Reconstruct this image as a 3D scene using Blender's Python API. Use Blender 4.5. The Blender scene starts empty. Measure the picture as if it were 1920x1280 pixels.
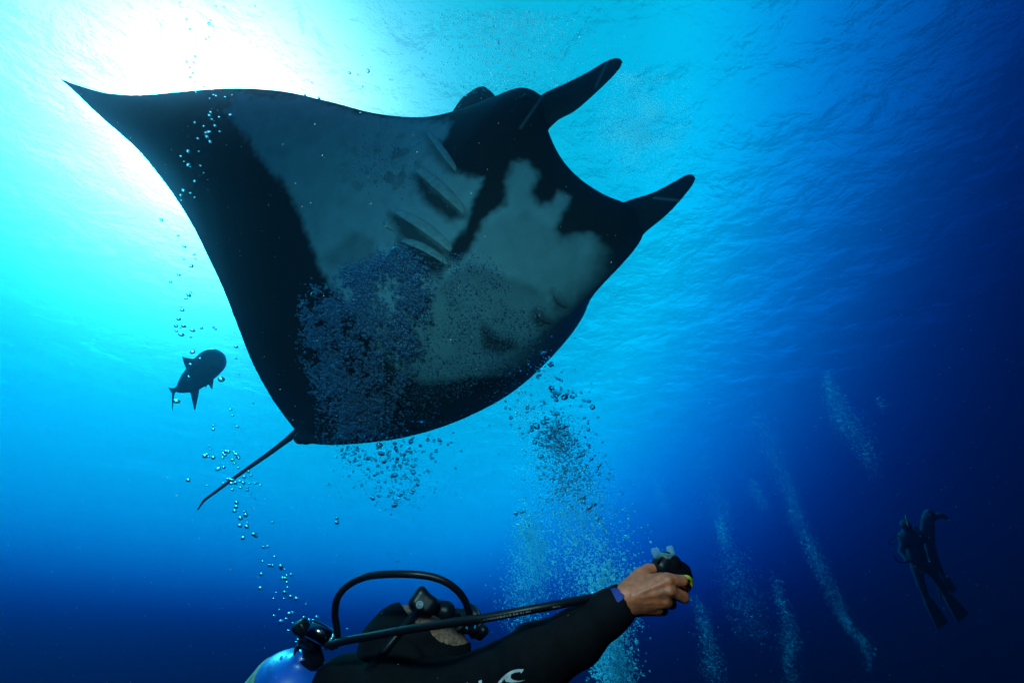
# Underwater scene: a giant manta ray overhead, a diver below it, open blue water.
# Units are metres; the camera is at the origin, the sea surface 7 m above it.
import bpy, bmesh, math, random
from mathutils import Vector, Matrix, noise
from mathutils.bvhtree import BVHTree
import numpy as np

R = math.radians
S = bpy.context.scene
C = S.collection
random.seed(11)
rng = np.random.default_rng(11)

# ------------------------------------------------------------------ camera
PITCH = R(35)
cd = bpy.data.cameras.new('camera')
cam = bpy.data.objects.new('camera', cd)
C.objects.link(cam)
cam.rotation_euler = (R(90) + PITCH, 0, 0)
cd.sensor_width = 36
cd.lens = 16.5
cd.clip_start = 0.02
cd.clip_end = 3000
S.camera = cam
RT = Vector((1, 0, 0))
FW = Vector((0, math.cos(PITCH), math.sin(PITCH)))
UP = Vector((0, -math.sin(PITCH), math.cos(PITCH)))
F = 960 * 16.5 / 18


def P(x, y, d):
    """A point d metres in front of the lens, seen at (x, y) of the 1920 x 1280 photograph."""
    return RT * ((x - 960) / F * d) + UP * ((640 - y) / F * d) + FW * d


def unP(co):
    X = co @ np.array(RT); Y = co @ np.array(UP); Z = co @ np.array(FW)
    Z = np.maximum(Z, 1e-3)
    return np.stack([960 + F * X / Z, 640 - F * Y / Z], -1)


# ------------------------------------------------------------------ sky, sun, exposure
SUN_DIR = P(370, 285, 1).normalized()
sun_el = math.asin(SUN_DIR.z)
sun_az = math.atan2(SUN_DIR.x, SUN_DIR.y)
w = bpy.data.worlds.new('World')
S.world = w
w.use_nodes = True
nt = w.node_tree
bg = nt.nodes['Background']
sky = nt.nodes.new('ShaderNodeTexSky')
sky.sky_type = 'NISHITA'
sky.sun_disc = False
sky.sun_elevation = sun_el
sky.sun_rotation = sun_az
sky.air_density = 1.0
sky.dust_density = 3.0
# the light that comes down through the sea falls off with the angle from the sun
RAMP = [(0,9,5,4.6),(6,5,1.3,1.2),(11,3.8,.6,.58),(16,2.4,.48,.46),(22,.8,.42,.43),(28,.12,.46,.46),(36,.02,.58,.53),(46,0,.85,.76),(52,0,1.15,.98),(60,0,.6,.9),(67,0,.30,.62),(74,0,.06,.26),(82,0,.008,.06),(90,0,.002,.045),(180,0,.001,.02)]
RAMP = [(a, r * 2, g * 2, b * 2) for a, r, g, b in RAMP]
RSC = 40.0
geo = nt.nodes.new('ShaderNodeTexCoord')
dot = nt.nodes.new('ShaderNodeVectorMath'); dot.operation = 'DOT_PRODUCT'
dot.inputs[1].default_value = SUN_DIR
nt.links.new(geo.outputs['Generated'], dot.inputs[0])
ac = nt.nodes.new('ShaderNodeMath'); ac.operation = 'ARCCOSINE'
nt.links.new(dot.outputs['Value'], ac.inputs[0])
dv = nt.nodes.new('ShaderNodeMath'); dv.operation = 'DIVIDE'; dv.inputs[1].default_value = math.pi
nt.links.new(ac.outputs[0], dv.inputs[0])
rp = nt.nodes.new('ShaderNodeValToRGB'); rp.color_ramp.interpolation = 'B_SPLINE'
els = rp.color_ramp.elements
while len(els) < len(RAMP):
    els.new(0.5)
for e, r in zip(els, RAMP):
    e.position = r[0] / 180
for e, r in zip(els, RAMP):
    e.position = r[0] / 180
    e.color = (r[1] / RSC, r[2] / RSC, r[3] / RSC, 1)
nt.links.new(dv.outputs[0], rp.inputs[0])
ml = nt.nodes.new('ShaderNodeVectorMath'); ml.operation = 'MULTIPLY'
nt.links.new(sky.outputs[0], ml.inputs[0]); nt.links.new(rp.outputs[0], ml.inputs[1])
sc2 = nt.nodes.new('ShaderNodeVectorMath'); sc2.operation = 'SCALE'; sc2.inputs['Scale'].default_value = RSC
nt.links.new(ml.outputs[0], sc2.inputs[0])
nt.links.new(sc2.outputs[0], bg.inputs[0])
bg.inputs[1].default_value = 0.1

sl = bpy.data.lights.new('sun', 'SUN')
so = bpy.data.objects.new('sun', sl)
C.objects.link(so)
sl.energy = 3.2
sl.angle = R(0.5)
sl.color = (1, 0.96, 0.9)
so.rotation_euler = SUN_DIR.to_track_quat('Z', 'Y').to_euler()

# the photographer's strobe: it lights the hand, the yellow cover and the near bubbles in the photograph
fl = bpy.data.lights.new('strobe', 'SPOT')
fo = bpy.data.objects.new('strobe', fl)
C.objects.link(fo)
fl.energy = 36.0
fl.color = (.94, .98, 1)
fl.shadow_soft_size = 0.05
fl.spot_size = R(140)
fl.spot_blend = 1.0
fo.location = (-0.22, -0.05, 0.50)
fo.rotation_euler = (P(700, 520, 1.0) - fo.location).to_track_quat('-Z', 'Y').to_euler()

vs = S.view_settings
vs.view_transform = 'Standard'
vs.look = 'None'
vs.exposure = 1.0
vs.gamma = 1
vs.use_curve_mapping = False
S.cycles.use_denoising = True
S.cycles.max_bounces = 8
S.cycles.transmission_bounces = 6
S.cycles.volume_bounces = 2
S.cycles.transparent_max_bounces = 16
S.cycles.caustics_reflective = False
S.cycles.caustics_refractive = False


# ------------------------------------------------------------------ helpers
def wloc(o):
    v = Vector((0, 0, 0))
    while o is not None:
        v += o.location
        o = o.parent
    return v


def tag(o, label=None, cat=None, group=None, kind=None):
    if label: o['label'] = label
    if cat: o['category'] = cat
    if group: o['group'] = group
    if kind: o['kind'] = kind
    return o


def thing(name, label, cat, loc, group=None):
    o = bpy.data.objects.new(name, None)
    o.empty_display_size = 0.1
    C.objects.link(o)
    o.location = loc
    return tag(o, label, cat, group)


def link(name, co, faces, mat, parent=None, smooth=True, origin=None, recalc=True):
    """World-space vertices -> one mesh object, in the frame of its parent (or of its own origin)."""
    co = np.asarray(co, dtype=float)
    off = wloc(parent) if parent is not None else (Vector(origin) if origin is not None else Vector(co.mean(0)))
    me = bpy.data.meshes.new(name)
    me.from_pydata((co - np.array(off)).tolist(), [], faces.tolist() if isinstance(faces, np.ndarray) else faces)
    if recalc:
        bm = bmesh.new(); bm.from_mesh(me); bmesh.ops.recalc_face_normals(bm, faces=bm.faces); bm.to_mesh(me); bm.free()
    if smooth: me.shade_smooth()
    me.materials.append(mat)
    o = bpy.data.objects.new(name, me)
    C.objects.link(o)
    if parent is not None:
        o.parent = parent
    else:
        o.location = off
    return o


class MB:
    """Collects shapes into one mesh."""
    def __init__(s): s.v = []; s.f = []
    def add(s, v, f):
        b = len(s.v)
        s.v += [tuple(q) for q in v]
        s.f += [tuple(i + b for i in q) for q in f]
        return s
    def build(s, name, mat, parent=None, smooth=True):
        return link(name, np.array(s.v), s.f, mat, parent, smooth)


def catmull(pts, n):
    """Resample a list of equal-length tuples with a Catmull-Rom spline."""
    p = np.array(pts, float)
    p = np.vstack([2 * p[0] - p[1], p, 2 * p[-1] - p[-2]])
    out = []
    m = len(p) - 3
    for k in range(n):
        u = k / (n - 1) * m
        i = min(int(u), m - 1); t = u - i
        a, b, c, d = p[i:i + 4]
        out.append(0.5 * (2 * b + (c - a) * t + (2 * a - 5 * b + 4 * c - d) * t * t + (3 * b - a - 3 * c + d) * t ** 3))
    return np.array(out)


def tube(pts, radii, seg=12, n=None, cap=True):
    """Round tube along points; radii is one number or one per point."""
    if not hasattr(radii, '__len__'): radii = [radii] * len(pts)
    q = np.array([[*a, r] for a, r in zip(pts, radii)], float)
    if n: q = catmull(q, n)
    v = []; f = []
    ref = None
    N = len(q)
    for i in range(N):
        t = Vector(q[min(i + 1, N - 1)][:3] - q[max(i - 1, 0)][:3]).normalized()
        if ref is None:
            ref = t.orthogonal().normalized()
        ref = (ref - t * ref.dot(t)).normalized()
        b = t.cross(ref)
        for k in range(seg):
            a = 2 * math.pi * k / seg
            v.append(Vector(q[i][:3]) + (ref * math.cos(a) + b * math.sin(a)) * q[i][3])
    for i in range(N - 1):
        for k in range(seg):
            a = i * seg + k; b2 = i * seg + (k + 1) % seg
            f.append((a, b2, b2 + seg, a + seg))
    if cap:
        f.append(tuple(reversed(range(seg)))); f.append(tuple(range((N - 1) * seg, N * seg)))
    return v, f


def lathe(profile, origin, axis, seg=28, squash=1.0, ref=None):
    """Revolve (radius, height) pairs about an axis."""
    ax = Vector(axis).normalized(); o = Vector(origin)
    r = Vector(ref).normalized() if ref is not None else ax.orthogonal().normalized()
    r = (r - ax * r.dot(ax)).normalized(); b = ax.cross(r)
    v = []; f = []
    for (rad, h) in profile:
        for k in range(seg):
            a = 2 * math.pi * k / seg
            v.append(o + ax * h + r * (math.cos(a) * rad) + b * (math.sin(a) * rad * squash))
    n = len(profile)
    for i in range(n - 1):
        for k in range(seg):
            a = i * seg + k; c = i * seg + (k + 1) % seg
            f.append((a, c, c + seg, a + seg))
    f.append(tuple(reversed(range(seg)))); f.append(tuple(range((n - 1) * seg, n * seg)))
    return v, f


def ico(sub):
    bm = bmesh.new()
    bmesh.ops.create_icosphere(bm, subdivisions=sub, radius=1)
    v = np.array([q.co[:] for q in bm.verts]); f = np.array([[q.index for q in p.verts] for p in bm.faces])
    bm.free()
    return v, f


# signed-distance modelling: shapes blended smoothly into one continuous surface
def cone(G, a, b, ra, rb):
    a = np.array(a, np.float32); b = np.array(b, np.float32)
    ab = b - a
    t = np.clip(((G - a) @ ab) / max(float(ab @ ab), 1e-12), 0, 1)
    return np.linalg.norm(G - (a + t[..., None] * ab), axis=-1) - (ra + t * (rb - ra))


def ellip(G, c, r, M=None):
    q = G - np.array(c, np.float32)
    if M is not None: q = q @ np.array(M, np.float32)
    r = np.array(r, np.float32)
    k0 = np.linalg.norm(q / r, axis=-1); k1 = np.linalg.norm(q / (r * r), axis=-1)
    return k0 * (k0 - 1) / np.maximum(k1, 1e-6)


def rbox(G, c, h, r):
    q = np.abs(G - np.array(c, np.float32)) - np.array(h, np.float32) + r
    return np.linalg.norm(np.maximum(q, 0), axis=-1) + np.minimum(q.max(-1), 0) - r


def smin(a, b, k):
    h = np.clip(0.5 + 0.5 * (b - a) / k, 0, 1)
    return b + (a - b) * h - k * h * (1 - h)


def smax(a, b, k): return -smin(-a, -b, k)


def nets(fn, lo, hi, h):
    """Naive surface nets: the zero surface of fn on a grid."""
    lo = np.array(lo, np.float32); hi = np.array(hi, np.float32)
    n = np.maximum(np.ceil((hi - lo) / h).astype(int) + 1, 3)
    ax = [lo[i] + h * np.arange(n[i], dtype=np.float32) for i in range(3)]
    G = np.stack(np.meshgrid(*ax, indexing='ij'), -1)
    V = fn(G).astype(np.float32)
    ins = V < 0
    acc = np.zeros(tuple(n - 1) + (3,), np.float32); cnt = np.zeros(tuple(n - 1), np.float32)
    quads = []
    idx = np.arange(np.prod(n - 1)).reshape(tuple(n - 1))
    for a in range(3):
        b, c = (a + 1) % 3, (a + 2) % 3
        s0 = [slice(None)] * 3; s1 = [slice(None)] * 3
        s0[a] = slice(0, -1); s1[a] = slice(1, None)
        v0 = V[tuple(s0)]; v1 = V[tuple(s1)]
        E = np.argwhere((v0 < 0) != (v1 < 0))
        if len(E) == 0: continue
        m = (E[:, b] > 0) & (E[:, b] < n[b] - 1) & (E[:, c] > 0) & (E[:, c] < n[c] - 1)
        E = E[m]
        e = tuple(E.T)
        t = v0[e] / (v0[e] - v1[e])
        p = E.astype(np.float32); p[:, a] += t
        cells = []
        for db, dc in ((1, 1), (0, 1), (0, 0), (1, 0)):
            q = E.copy(); q[:, b] -= db; q[:, c] -= dc
            np.add.at(acc, tuple(q.T), p); np.add.at(cnt, tuple(q.T), 1)
            cells.append(idx[tuple(q.T)])
        Q = np.stack(cells, 1)
        flip = ~(v0[e] < 0)
        Q[flip] = Q[flip][:, ::-1]
        quads.append(Q)
    used = cnt.reshape(-1) > 0
    remap = np.cumsum(used) - 1
    co = (acc.reshape(-1, 3)[used] / cnt.reshape(-1)[used][:, None]) * h + lo
    return co, remap[np.concatenate(quads)]


# ------------------------------------------------------------------ materials
def principled(name, col, rough=0.5, metal=0.0, noise_amt=0.0, noise_scale=40, bump=0.0, bump_scale=120, spec=0.5, coat=0.0, sss=0.0, dark=None):
    m = bpy.data.materials.new(name); m.use_nodes = True
    t = m.node_tree; p = t.nodes['Principled BSDF']
    p.inputs['Roughness'].default_value = rough; p.inputs['Metallic'].default_value = metal
    p.inputs['Specular IOR Level'].default_value = spec
    p.inputs['Coat Weight'].default_value = coat
    if sss:
        p.inputs['Subsurface Weight'].default_value = sss
        p.inputs['Subsurface Radius'].default_value = (0.006, 0.003, 0.002)
        p.inputs['Subsurface Scale'].default_value = 1
    p.inputs['Base Color'].default_value = (*col, 1)
    tc = t.nodes.new('ShaderNodeTexCoord')
    if noise_amt:
        n = t.nodes.new('ShaderNodeTexNoise'); n.inputs['Scale'].default_value = noise_scale; n.inputs['Detail'].default_value = 6
        t.links.new(tc.outputs['Object'], n.inputs['Vector'])
        r = t.nodes.new('ShaderNodeValToRGB')
        d = dark or tuple(c * (1 - noise_amt) for c in col)
        r.color_ramp.elements[0].position = 0.3; r.color_ramp.elements[0].color = (*d, 1)
        r.color_ramp.elements[1].position = 0.68; r.color_ramp.elements[1].color = (*[min(1, c * (1 + 0.5 * noise_amt)) for c in col], 1)
        t.links.new(n.outputs['Fac'], r.inputs[0]); t.links.new(r.outputs[0], p.inputs['Base Color'])
    if bump:
        n2 = t.nodes.new('ShaderNodeTexNoise'); n2.inputs['Scale'].default_value = bump_scale; n2.inputs['Detail'].default_value = 4
        t.links.new(tc.outputs['Object'], n2.inputs['Vector'])
        b = t.nodes.new('ShaderNodeBump'); b.inputs['Strength'].default_value = 0.6; b.inputs['Distance'].default_value = bump
        t.links.new(n2.outputs['Fac'], b.inputs['Height']); t.links.new(b.outputs[0], p.inputs['Normal'])
    return m


def node_mat(name):
    m = bpy.data.materials.new(name); m.use_nodes = True
    t = m.node_tree; t.nodes.clear()
    return m, t, t.nodes.new, t.links.new


# ------------------------------------------------------------------ the sea: surface above, water all round
DEPTH = 7.0
def wave(x, y):
    return 0.22 * noise.noise((x * .22, y * .3, 0)) + 0.09 * noise.noise((x * .7, y * .9, 7))

n = 260; L = 60.0
co = []; fa = []
for j in range(n + 1):
    for i in range(n + 1):
        u = i / n * 2 - 1; v = j / n * 2 - 1
        x = u * L * (.25 + .75 * abs(u) ** 3); y = v * L * (.25 + .75 * abs(v) ** 3)
        if abs(u) == 1: x *= 5
        if abs(v) == 1: y *= 5
        co.append((x, y, DEPTH + wave(x, y)))
for j in range(n):
    for i in range(n):
        a = j * (n + 1) + i
        fa.append((a, a + 1, a + n + 2, a + n + 1))
m, t, N, K = node_mat('rippled_sea_surface')
out = N('ShaderNodeOutputMaterial'); mix = N('ShaderNodeMixShader'); tr = N('ShaderNodeBsdfTransparent'); gl = N('ShaderNodeBsdfGlossy')
fr = N('ShaderNodeFresnel'); fr.inputs[0].default_value = 1.33
gl.inputs['Roughness'].default_value = .02
tc = N('ShaderNodeTexCoord'); mp = N('ShaderNodeMapping'); nz = N('ShaderNodeTexNoise'); bp = N('ShaderNodeBump')
mp.inputs['Scale'].default_value = (1.5, 1.9, 1); mp.inputs['Rotation'].default_value = (0, 0, R(-35))
nz.inputs['Scale'].default_value = .72; nz.inputs['Detail'].default_value = 6; nz.inputs['Roughness'].default_value = .55; nz.inputs['Distortion'].default_value = .25
bp.inputs['Strength'].default_value = 1; bp.inputs['Distance'].default_value = .32
mu = N('ShaderNodeMath'); mu.operation = 'MULTIPLY'; mu.inputs[1].default_value = .33
K(tc.outputs['Object'], mp.inputs[0]); K(mp.outputs[0], nz.inputs[0]); K(nz.outputs[0], bp.inputs['Height'])
K(bp.outputs[0], fr.inputs['Normal']); K(bp.outputs[0], gl.inputs['Normal'])
K(fr.outputs[0], mu.inputs[0]); K(mu.outputs[0], mix.inputs[0])
K(tr.outputs[0], mix.inputs[1]); K(gl.outputs[0], mix.inputs[2]); K(mix.outputs[0], out.inputs[0])
tag(link('water_surface', np.array(co), fa, m, origin=(0, 0, 0), recalc=False), kind='structure')


def volume(N, ss, sa, g):
    """Principled volume from scattering and absorption per metre."""
    p = N('ShaderNodeVolumePrincipled')
    dens = max(max(ss), max(sa), 1e-6) * 1.02
    col = [s / dens for s in ss]
    ab = [(1 - min(1, a / (dens * (1 - c)))) ** 2 for c, a in zip(col, sa)]
    p.inputs['Density'].default_value = dens
    p.inputs['Color'].default_value = (*col, 1)
    p.inputs['Absorption Color'].default_value = (*ab, 1)
    p.inputs['Anisotropy'].default_value = g
    return p

m, t, N, K = node_mat('blue_sea_water')
out = N('ShaderNodeOutputMaterial'); ad = N('ShaderNodeAddShader')
va = volume(N, (.0085, .0092, .0145), (.36, .050, .021), .957)       # particles: scatter forward, the water itself absorbs red first
vb = volume(N, (0, .0001, .0003), (0, 0, 0), 0)        # molecules: scatter blue evenly
K(va.outputs[0], ad.inputs[0]); K(vb.outputs[0], ad.inputs[1]); K(ad.outputs[0], out.inputs['Volume'])
bm = bmesh.new(); bmesh.ops.create_cube(bm, size=1)
bmesh.ops.scale(bm, vec=(320, 320, 80), verts=bm.verts)
me = bpy.data.meshes.new('haze'); bm.to_mesh(me); bm.free(); me.materials.append(m)
hz = bpy.data.objects.new('haze', me); C.objects.link(hz); hz.location = (0, 0, DEPTH + .6 - 40)
tag(hz, kind='stuff')


# ------------------------------------------------------------------ the manta ray
# (leading edge x, y, depth), (trailing edge x, y, depth), thickness: left wing tip -> body -> right wing,
# which is raised and bends away behind the body
ST = [
    ((113, 147, 4.00), (113, 149, 4.00), .015), ((150, 161, 3.96), (139, 172, 3.96), .03), ((205, 175, 3.88), (190, 221, 3.86), .05),
    ((270, 178, 3.80), (258, 282, 3.76), .075), ((350, 171, 3.72), (316, 354, 3.66), .10), ((440, 166, 3.64), (357, 417, 3.57), .135),
    ((530, 172, 3.57), (391, 484, 3.49), .175), ((620, 192, 3.50), (420, 546, 3.42), .22), ((710, 215, 3.43), (447, 615, 3.36), .27),
    ((800, 222, 3.37), (475, 684, 3.30), .33), ((875, 206, 3.31), (512, 750, 3.25), .39), ((935, 184, 3.26), (547, 797, 3.21), .44),
    ((985, 169, 3.22), (556, 808, 3.19), .46), ((1020, 190, 3.19), (561, 815, 3.17), .47), ((1026, 240, 3.17), (565, 820, 3.16), .48),
    ((1050, 295, 3.15), (572, 827, 3.15), .48), ((1085, 335, 3.14), (590, 832, 3.15), .48), ((1130, 365, 3.14), (615, 834, 3.16), .47),
    ((1180, 388, 3.15), (650, 833, 3.18), .45), ((1203, 436, 3.18), (695, 829, 3.21), .42), ((1170, 463, 3.23), (755, 820, 3.26), .38),
    ((1140, 492, 3.30), (825, 801, 3.33), .32), ((1116, 523, 3.39), (893, 773, 3.42), .26), ((1103, 548, 3.52), (955, 738, 3.54), .20),
    ((1096, 562, 3.70), (1010, 690, 3.70), .15), ((1078, 555, 3.92), (1040, 636, 3.90), .12), ((1050, 500, 4.15), (1020, 570, 4.12), .10),
    ((1010, 400, 4.40), (970, 470, 4.36), .09), ((965, 300, 4.62), (905, 360, 4.58), .08), ((934, 222, 4.80), (838, 255, 4.76), .09),
    ((930, 184, 4.90), (858, 194, 4.88), .09), ((912, 167, 4.96), (888, 168, 4.95), .07)]
NS, NC = 150, 44
stn = catmull([(*a, *b, th) for a, b, th in ST], NS)
mid = np.zeros((NS, NC, 3)); thk = np.zeros((NS, NC))
cs = (1 - np.cos(np.linspace(0, math.pi, NC))) / 2
for i in range(NS):
    a = np.array(P(*stn[i, 0:3])); b = np.array(P(*stn[i, 3:6]))
    mid[i] = a + (b - a) * cs[:, None]
    thk[i] = np.maximum(stn[i, 6] * (0.06 + 0.94 * np.sin(math.pi * cs ** 0.62) ** 0.8), .016)
nrm = np.zeros_like(mid)
fwv = np.array(FW)
prev = None
for i in range(NS):
    i0 = max(i - 3, 0); i1 = min(i + 3, NS - 1)
    ch = mid[i, -1] - mid[i, 0]
    if np.linalg.norm(ch) < .12: ch = mid[4, -1] - mid[4, 0] if i < 10 else mid[NS - 6, -1] - mid[NS - 6, 0]
    sp = mid[i1, NC // 2] - mid[i0, NC // 2]
    q = np.cross(ch, sp); q /= max(np.linalg.norm(q), 1e-9)
    if prev is None:
        if q @ fwv < 0: q = -q
    elif q @ prev < 0: q = -q
    prev = q
    nrm[i] = q
nn = nrm[:, 0].copy()
for _ in range(6):
    nn[1:-1] = (nn[:-2] + 2 * nn[1:-1] + nn[2:]) / 4
nn /= np.linalg.norm(nn, axis=1, keepdims=True)
belly = mid - nn[:, None, :] * (thk * .42)[..., None]
back = mid + nn[:, None, :] * (thk * .58)[..., None]
ring = np.concatenate([belly, back[:, ::-1]], 1)              # one closed ring per station
RN = ring.shape[1]
mv = ring.reshape(-1, 3).tolist(); mf = []
for i in range(NS - 1):
    for k in range(RN):
        a = i * RN + k; b = i * RN + (k + 1) % RN
        mf.append((a, b, b + RN, a + RN))
mf.append(tuple(range(RN))); mf.append(tuple(range((NS - 1) * RN, NS * RN)))


def flat_tube(pts, ratio, seg=20, n=26):
    """Paddle-shaped tube: (x, y, depth, half width in photo pixels) stations, flattened along the view."""
    q = catmull(pts, n)
    v = []; f = []
    for i in range(n):
        c = np.array(P(*q[i, :3]))
        t = np.array(P(*q[min(i + 1, n - 1), :3])) - np.array(P(*q[max(i - 1, 0), :3])); t /= np.linalg.norm(t)
        s = np.cross(t, fwv); s /= np.linalg.norm(s); u = np.cross(s, t)
        hw = q[i, 3] * q[i, 2] / F
        tw = 0.9 * i / n
        s2 = s * math.cos(tw * .35) + u * math.sin(tw * .35); u2 = np.cross(s2, t)
        for k in range(seg):
            a = 2 * math.pi * k / seg
            v.append(c + s2 * hw * math.cos(a) + u2 * hw * ratio * math.sin(a))
    for i in range(n - 1):
        for k in range(seg):
            a = i * seg + k; b = i * seg + (k + 1) % seg
            f.append((a, b, b + seg, a + seg))
    f.append(tuple(range(seg))); f.append(tuple(range((n - 1) * seg, n * seg)))
    return v, f


def join(vf):
    b = len(mv); mv.extend([list(q) for q in vf[0]]); mf.extend([tuple(i + b for i in q) for q in vf[1]])

join(flat_tube([(985, 245, 3.22, 30), (1028, 204, 3.16, 30), (1066, 184, 3.12, 29), (1106, 157, 3.08, 23), (1141, 130, 3.05, 18), (1157, 118, 3.04, 13), (1165, 112, 3.04, 6)], .34))
join(flat_tube([(1140, 440, 3.22, 45), (1190, 408, 3.16, 36), (1232, 385, 3.12, 27), (1268, 358, 3.09, 19), (1292, 337, 3.07, 13), (1301, 329, 3.07, 6)], .34))
iv, if_ = ico(3)
for x, y, d, r in ((563, 821, 3.13, 12), (575, 824, 3.13, 10), (582, 824, 3.12, 8), (985, 186, 3.26, 16)):
    join((iv * (r * d / F) + np.array(P(x, y, d)), [tuple(q) for q in if_]))
me = bpy.data.meshes.new('body')
me.from_pydata(mv, [], mf)
bm = bmesh.new(); bm.from_mesh(me); bmesh.ops.recalc_face_normals(bm, faces=bm.faces); bm.to_mesh(me); bm.free()
tmp = bpy.data.objects.new('body', me); C.objects.link(tmp)
rm = tmp.modifiers.new('r', 'REMESH'); rm.mode = 'VOXEL'; rm.voxel_size = .0105
sm = tmp.modifiers.new('s', 'SMOOTH'); sm.factor = .5; sm.iterations = 6
dg = bpy.context.evaluated_depsgraph_get()
me2 = bpy.data.meshes.new_from_object(tmp.evaluated_get(dg))
bpy.data.objects.remove(tmp)
nv = len(me2.vertices)
bco = np.zeros(nv * 3); me2.vertices.foreach_get('co', bco); bco = bco.reshape(-1, 3)
bno = np.zeros(nv * 3); me2.vertices.foreach_get('normal', bno); bno = bno.reshape(-1, 3)
bfa = [tuple(p.vertices) for p in me2.polygons]
BVH = BVHTree.FromPolygons([Vector(q) for q in bco], bfa)


def on_ray(x, y, lift=0.0):
    d = P(x, y, 1).normalized()
    h = BVH.ray_cast(Vector((0, 0, 0)), d)
    if h[0] is None: return None
    return h[0] - d * lift


def poly_sd(px, poly):
    """Signed distance (negative inside) from points to a polygon, in photo pixels."""
    poly = np.array(poly, float); d = np.full(len(px), 1e9); inside = np.zeros(len(px), bool)
    for a, b in zip(poly, np.roll(poly, -1, 0)):
        e = b - a; w_ = px - a
        t_ = np.clip((w_ @ e) / max(e @ e, 1e-9), 0, 1)
        d = np.minimum(d, np.linalg.norm(w_ - t_[:, None] * e, axis=1))
        c = ((a[1] <= px[:, 1]) != (b[1] <= px[:, 1]))
        with np.errstate(divide='ignore', invalid='ignore'):
            xi = a[0] + (px[:, 1] - a[1]) * e[0] / (e[1] if e[1] else 1e-9)
        inside ^= c & (px[:, 0] < xi)
    return np.where(inside, -d, d)

# pale belly patch, black margins, the dark stripe behind the mouth and the blotches: skin colour, with shade painted over the lower right
PALE = [(425, 205), (445, 180), (560, 182), (680, 214), (760, 224), (800, 226), (846, 230), (834, 262), (817, 268), (850, 320), (882, 332), (906, 336), (884, 380),
        (872, 420), (846, 455), (838, 490), (862, 498), (880, 470), (905, 420), (932, 392), (945, 382), (952, 340), (962, 302), (985, 300), (1004, 318), (1008, 335), (992, 362),
        (1012, 386), (1034, 384), (1046, 362), (1058, 364), (1070, 372), (1052, 400), (1040, 428), (1056, 448), (1085, 438), (1110, 440), (1128, 468), (1112, 515), (1080, 548),
        (1050, 600), (1012, 655), (960, 694), (900, 706), (850, 712), (790, 716), (745, 690), (690, 628), (640, 560), (605, 512), (588, 470), (574, 430), (560, 392), (535, 350), (500, 310), (475, 275), (450, 245)]
GREYS = [([(880, 500), (1000, 540), (1060, 600), (960, 700), (740, 730), (690, 640), (780, 560)], .42), ([(905, 425), (985, 400), (1090, 460), (1060, 560), (880, 520)], .2), ([(782, 330), (866, 404), (842, 408), (800, 378)], .88), ([(734, 402), (764, 412), (842, 476), (824, 484), (786, 464), (748, 432)], .85), ([(748, 452), (775, 460), (840, 498), (822, 516), (778, 492)], .95), ([(800, 256), (850, 322), (836, 318), (812, 288)], .6),  # broad soft greys: shade painted over the belly's lower right
         ([(1035, 552), (1062, 576), (1040, 575)], .8), ([(1005, 582), (1032, 606), (1010, 612), (998, 600)], .8), ([(905, 612), (965, 648), (940, 660), (908, 650)], .9),
         ([(770, 330), (800, 322), (866, 398), (850, 420), (800, 375)], .3), ([(610, 485), (640, 460), (665, 440), (700, 452), (705, 480), (670, 500), (630, 500)], .35)]
px = unP(bco)
nzv = np.array([[noise.noise(Vector(q) * 5.0), noise.noise(Vector(q) * 5.0 + Vector((9, 3, 1))), noise.noise(Vector(q) * 26.0), noise.noise(Vector(q) * 13.0)] for q in bco])
wp = px + nzv[:, :2] * 4
sd = poly_sd(wp, PALE) + nzv[:, 2] * 5 + nzv[:, 3] * 3
q_ = np.clip((px[:, 0] - 940) / 130, 0, 1) * np.clip((px[:, 1] - 430) / 80, 0, 1)   # the patch fades out softly towards the right wing
pig = np.clip(0.5 - sd / (19 + 70 * q_), 0, 1); pig = pig * pig * (3 - 2 * pig)
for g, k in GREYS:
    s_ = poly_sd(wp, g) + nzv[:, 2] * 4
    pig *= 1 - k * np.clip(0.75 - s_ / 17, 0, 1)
spots = np.clip((nzv[:, 3] - .22) * 5, 0, 1) * np.exp(-(((px[:, 0] - 720) / 75) ** 2 + ((px[:, 1] - 310) / 60) ** 2))
pig *= 1 - .55 * spots
pig *= (np.einsum('ij,ij->i', bno, bco) < 0)                    # pigment and painted shade on the underside only
for ax_, ay_, bx_, by_ in ((976, 240, 1016, 182), (1117, 163, 1138, 118), (1226, 371, 1272, 376)):  # pale streaks on the head fins, the fold highlight painted in
    e = np.array([bx_ - ax_, by_ - ay_], float); t_ = np.clip(((px - [ax_, ay_]) @ e) / (e @ e), 0, 1)
    dd = np.linalg.norm(px - ([ax_, ay_] + t_[:, None] * e), axis=1)
    pig = np.maximum(pig, .45 * np.exp(-(dd / 2.4) ** 2))
manta = thing('manta_ray', 'giant manta ray gliding overhead, dark wings and pale belly half hidden by bubbles', 'manta ray', P(760, 500, 3.3))
m, t, N, K = node_mat('manta_skin')
out = N('ShaderNodeOutputMaterial'); p = N('ShaderNodeBsdfPrincipled'); at = N('ShaderNodeAttribute'); at.attribute_name = 'pigment_shade'
tc = N('ShaderNodeTexCoord'); n1 = N('ShaderNodeTexNoise'); n1.inputs['Scale'].default_value = 9; n1.inputs['Detail'].default_value = 8
rr = N('ShaderNodeValToRGB'); rr.color_ramp.elements[0].color = (.46, .60, .68, 1); rr.color_ramp.elements[1].color = (.56, .72, .80, 1)
rr.color_ramp.elements[0].position = .3; rr.color_ramp.elements[1].position = .65
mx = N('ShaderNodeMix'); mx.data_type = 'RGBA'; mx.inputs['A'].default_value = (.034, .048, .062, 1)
K(tc.outputs['Object'], n1.inputs['Vector']); K(n1.outputs[0], rr.inputs[0]); K(rr.outputs[0], mx.inputs['B']); K(at.outputs['Fac'], mx.inputs['Factor'])
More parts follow.
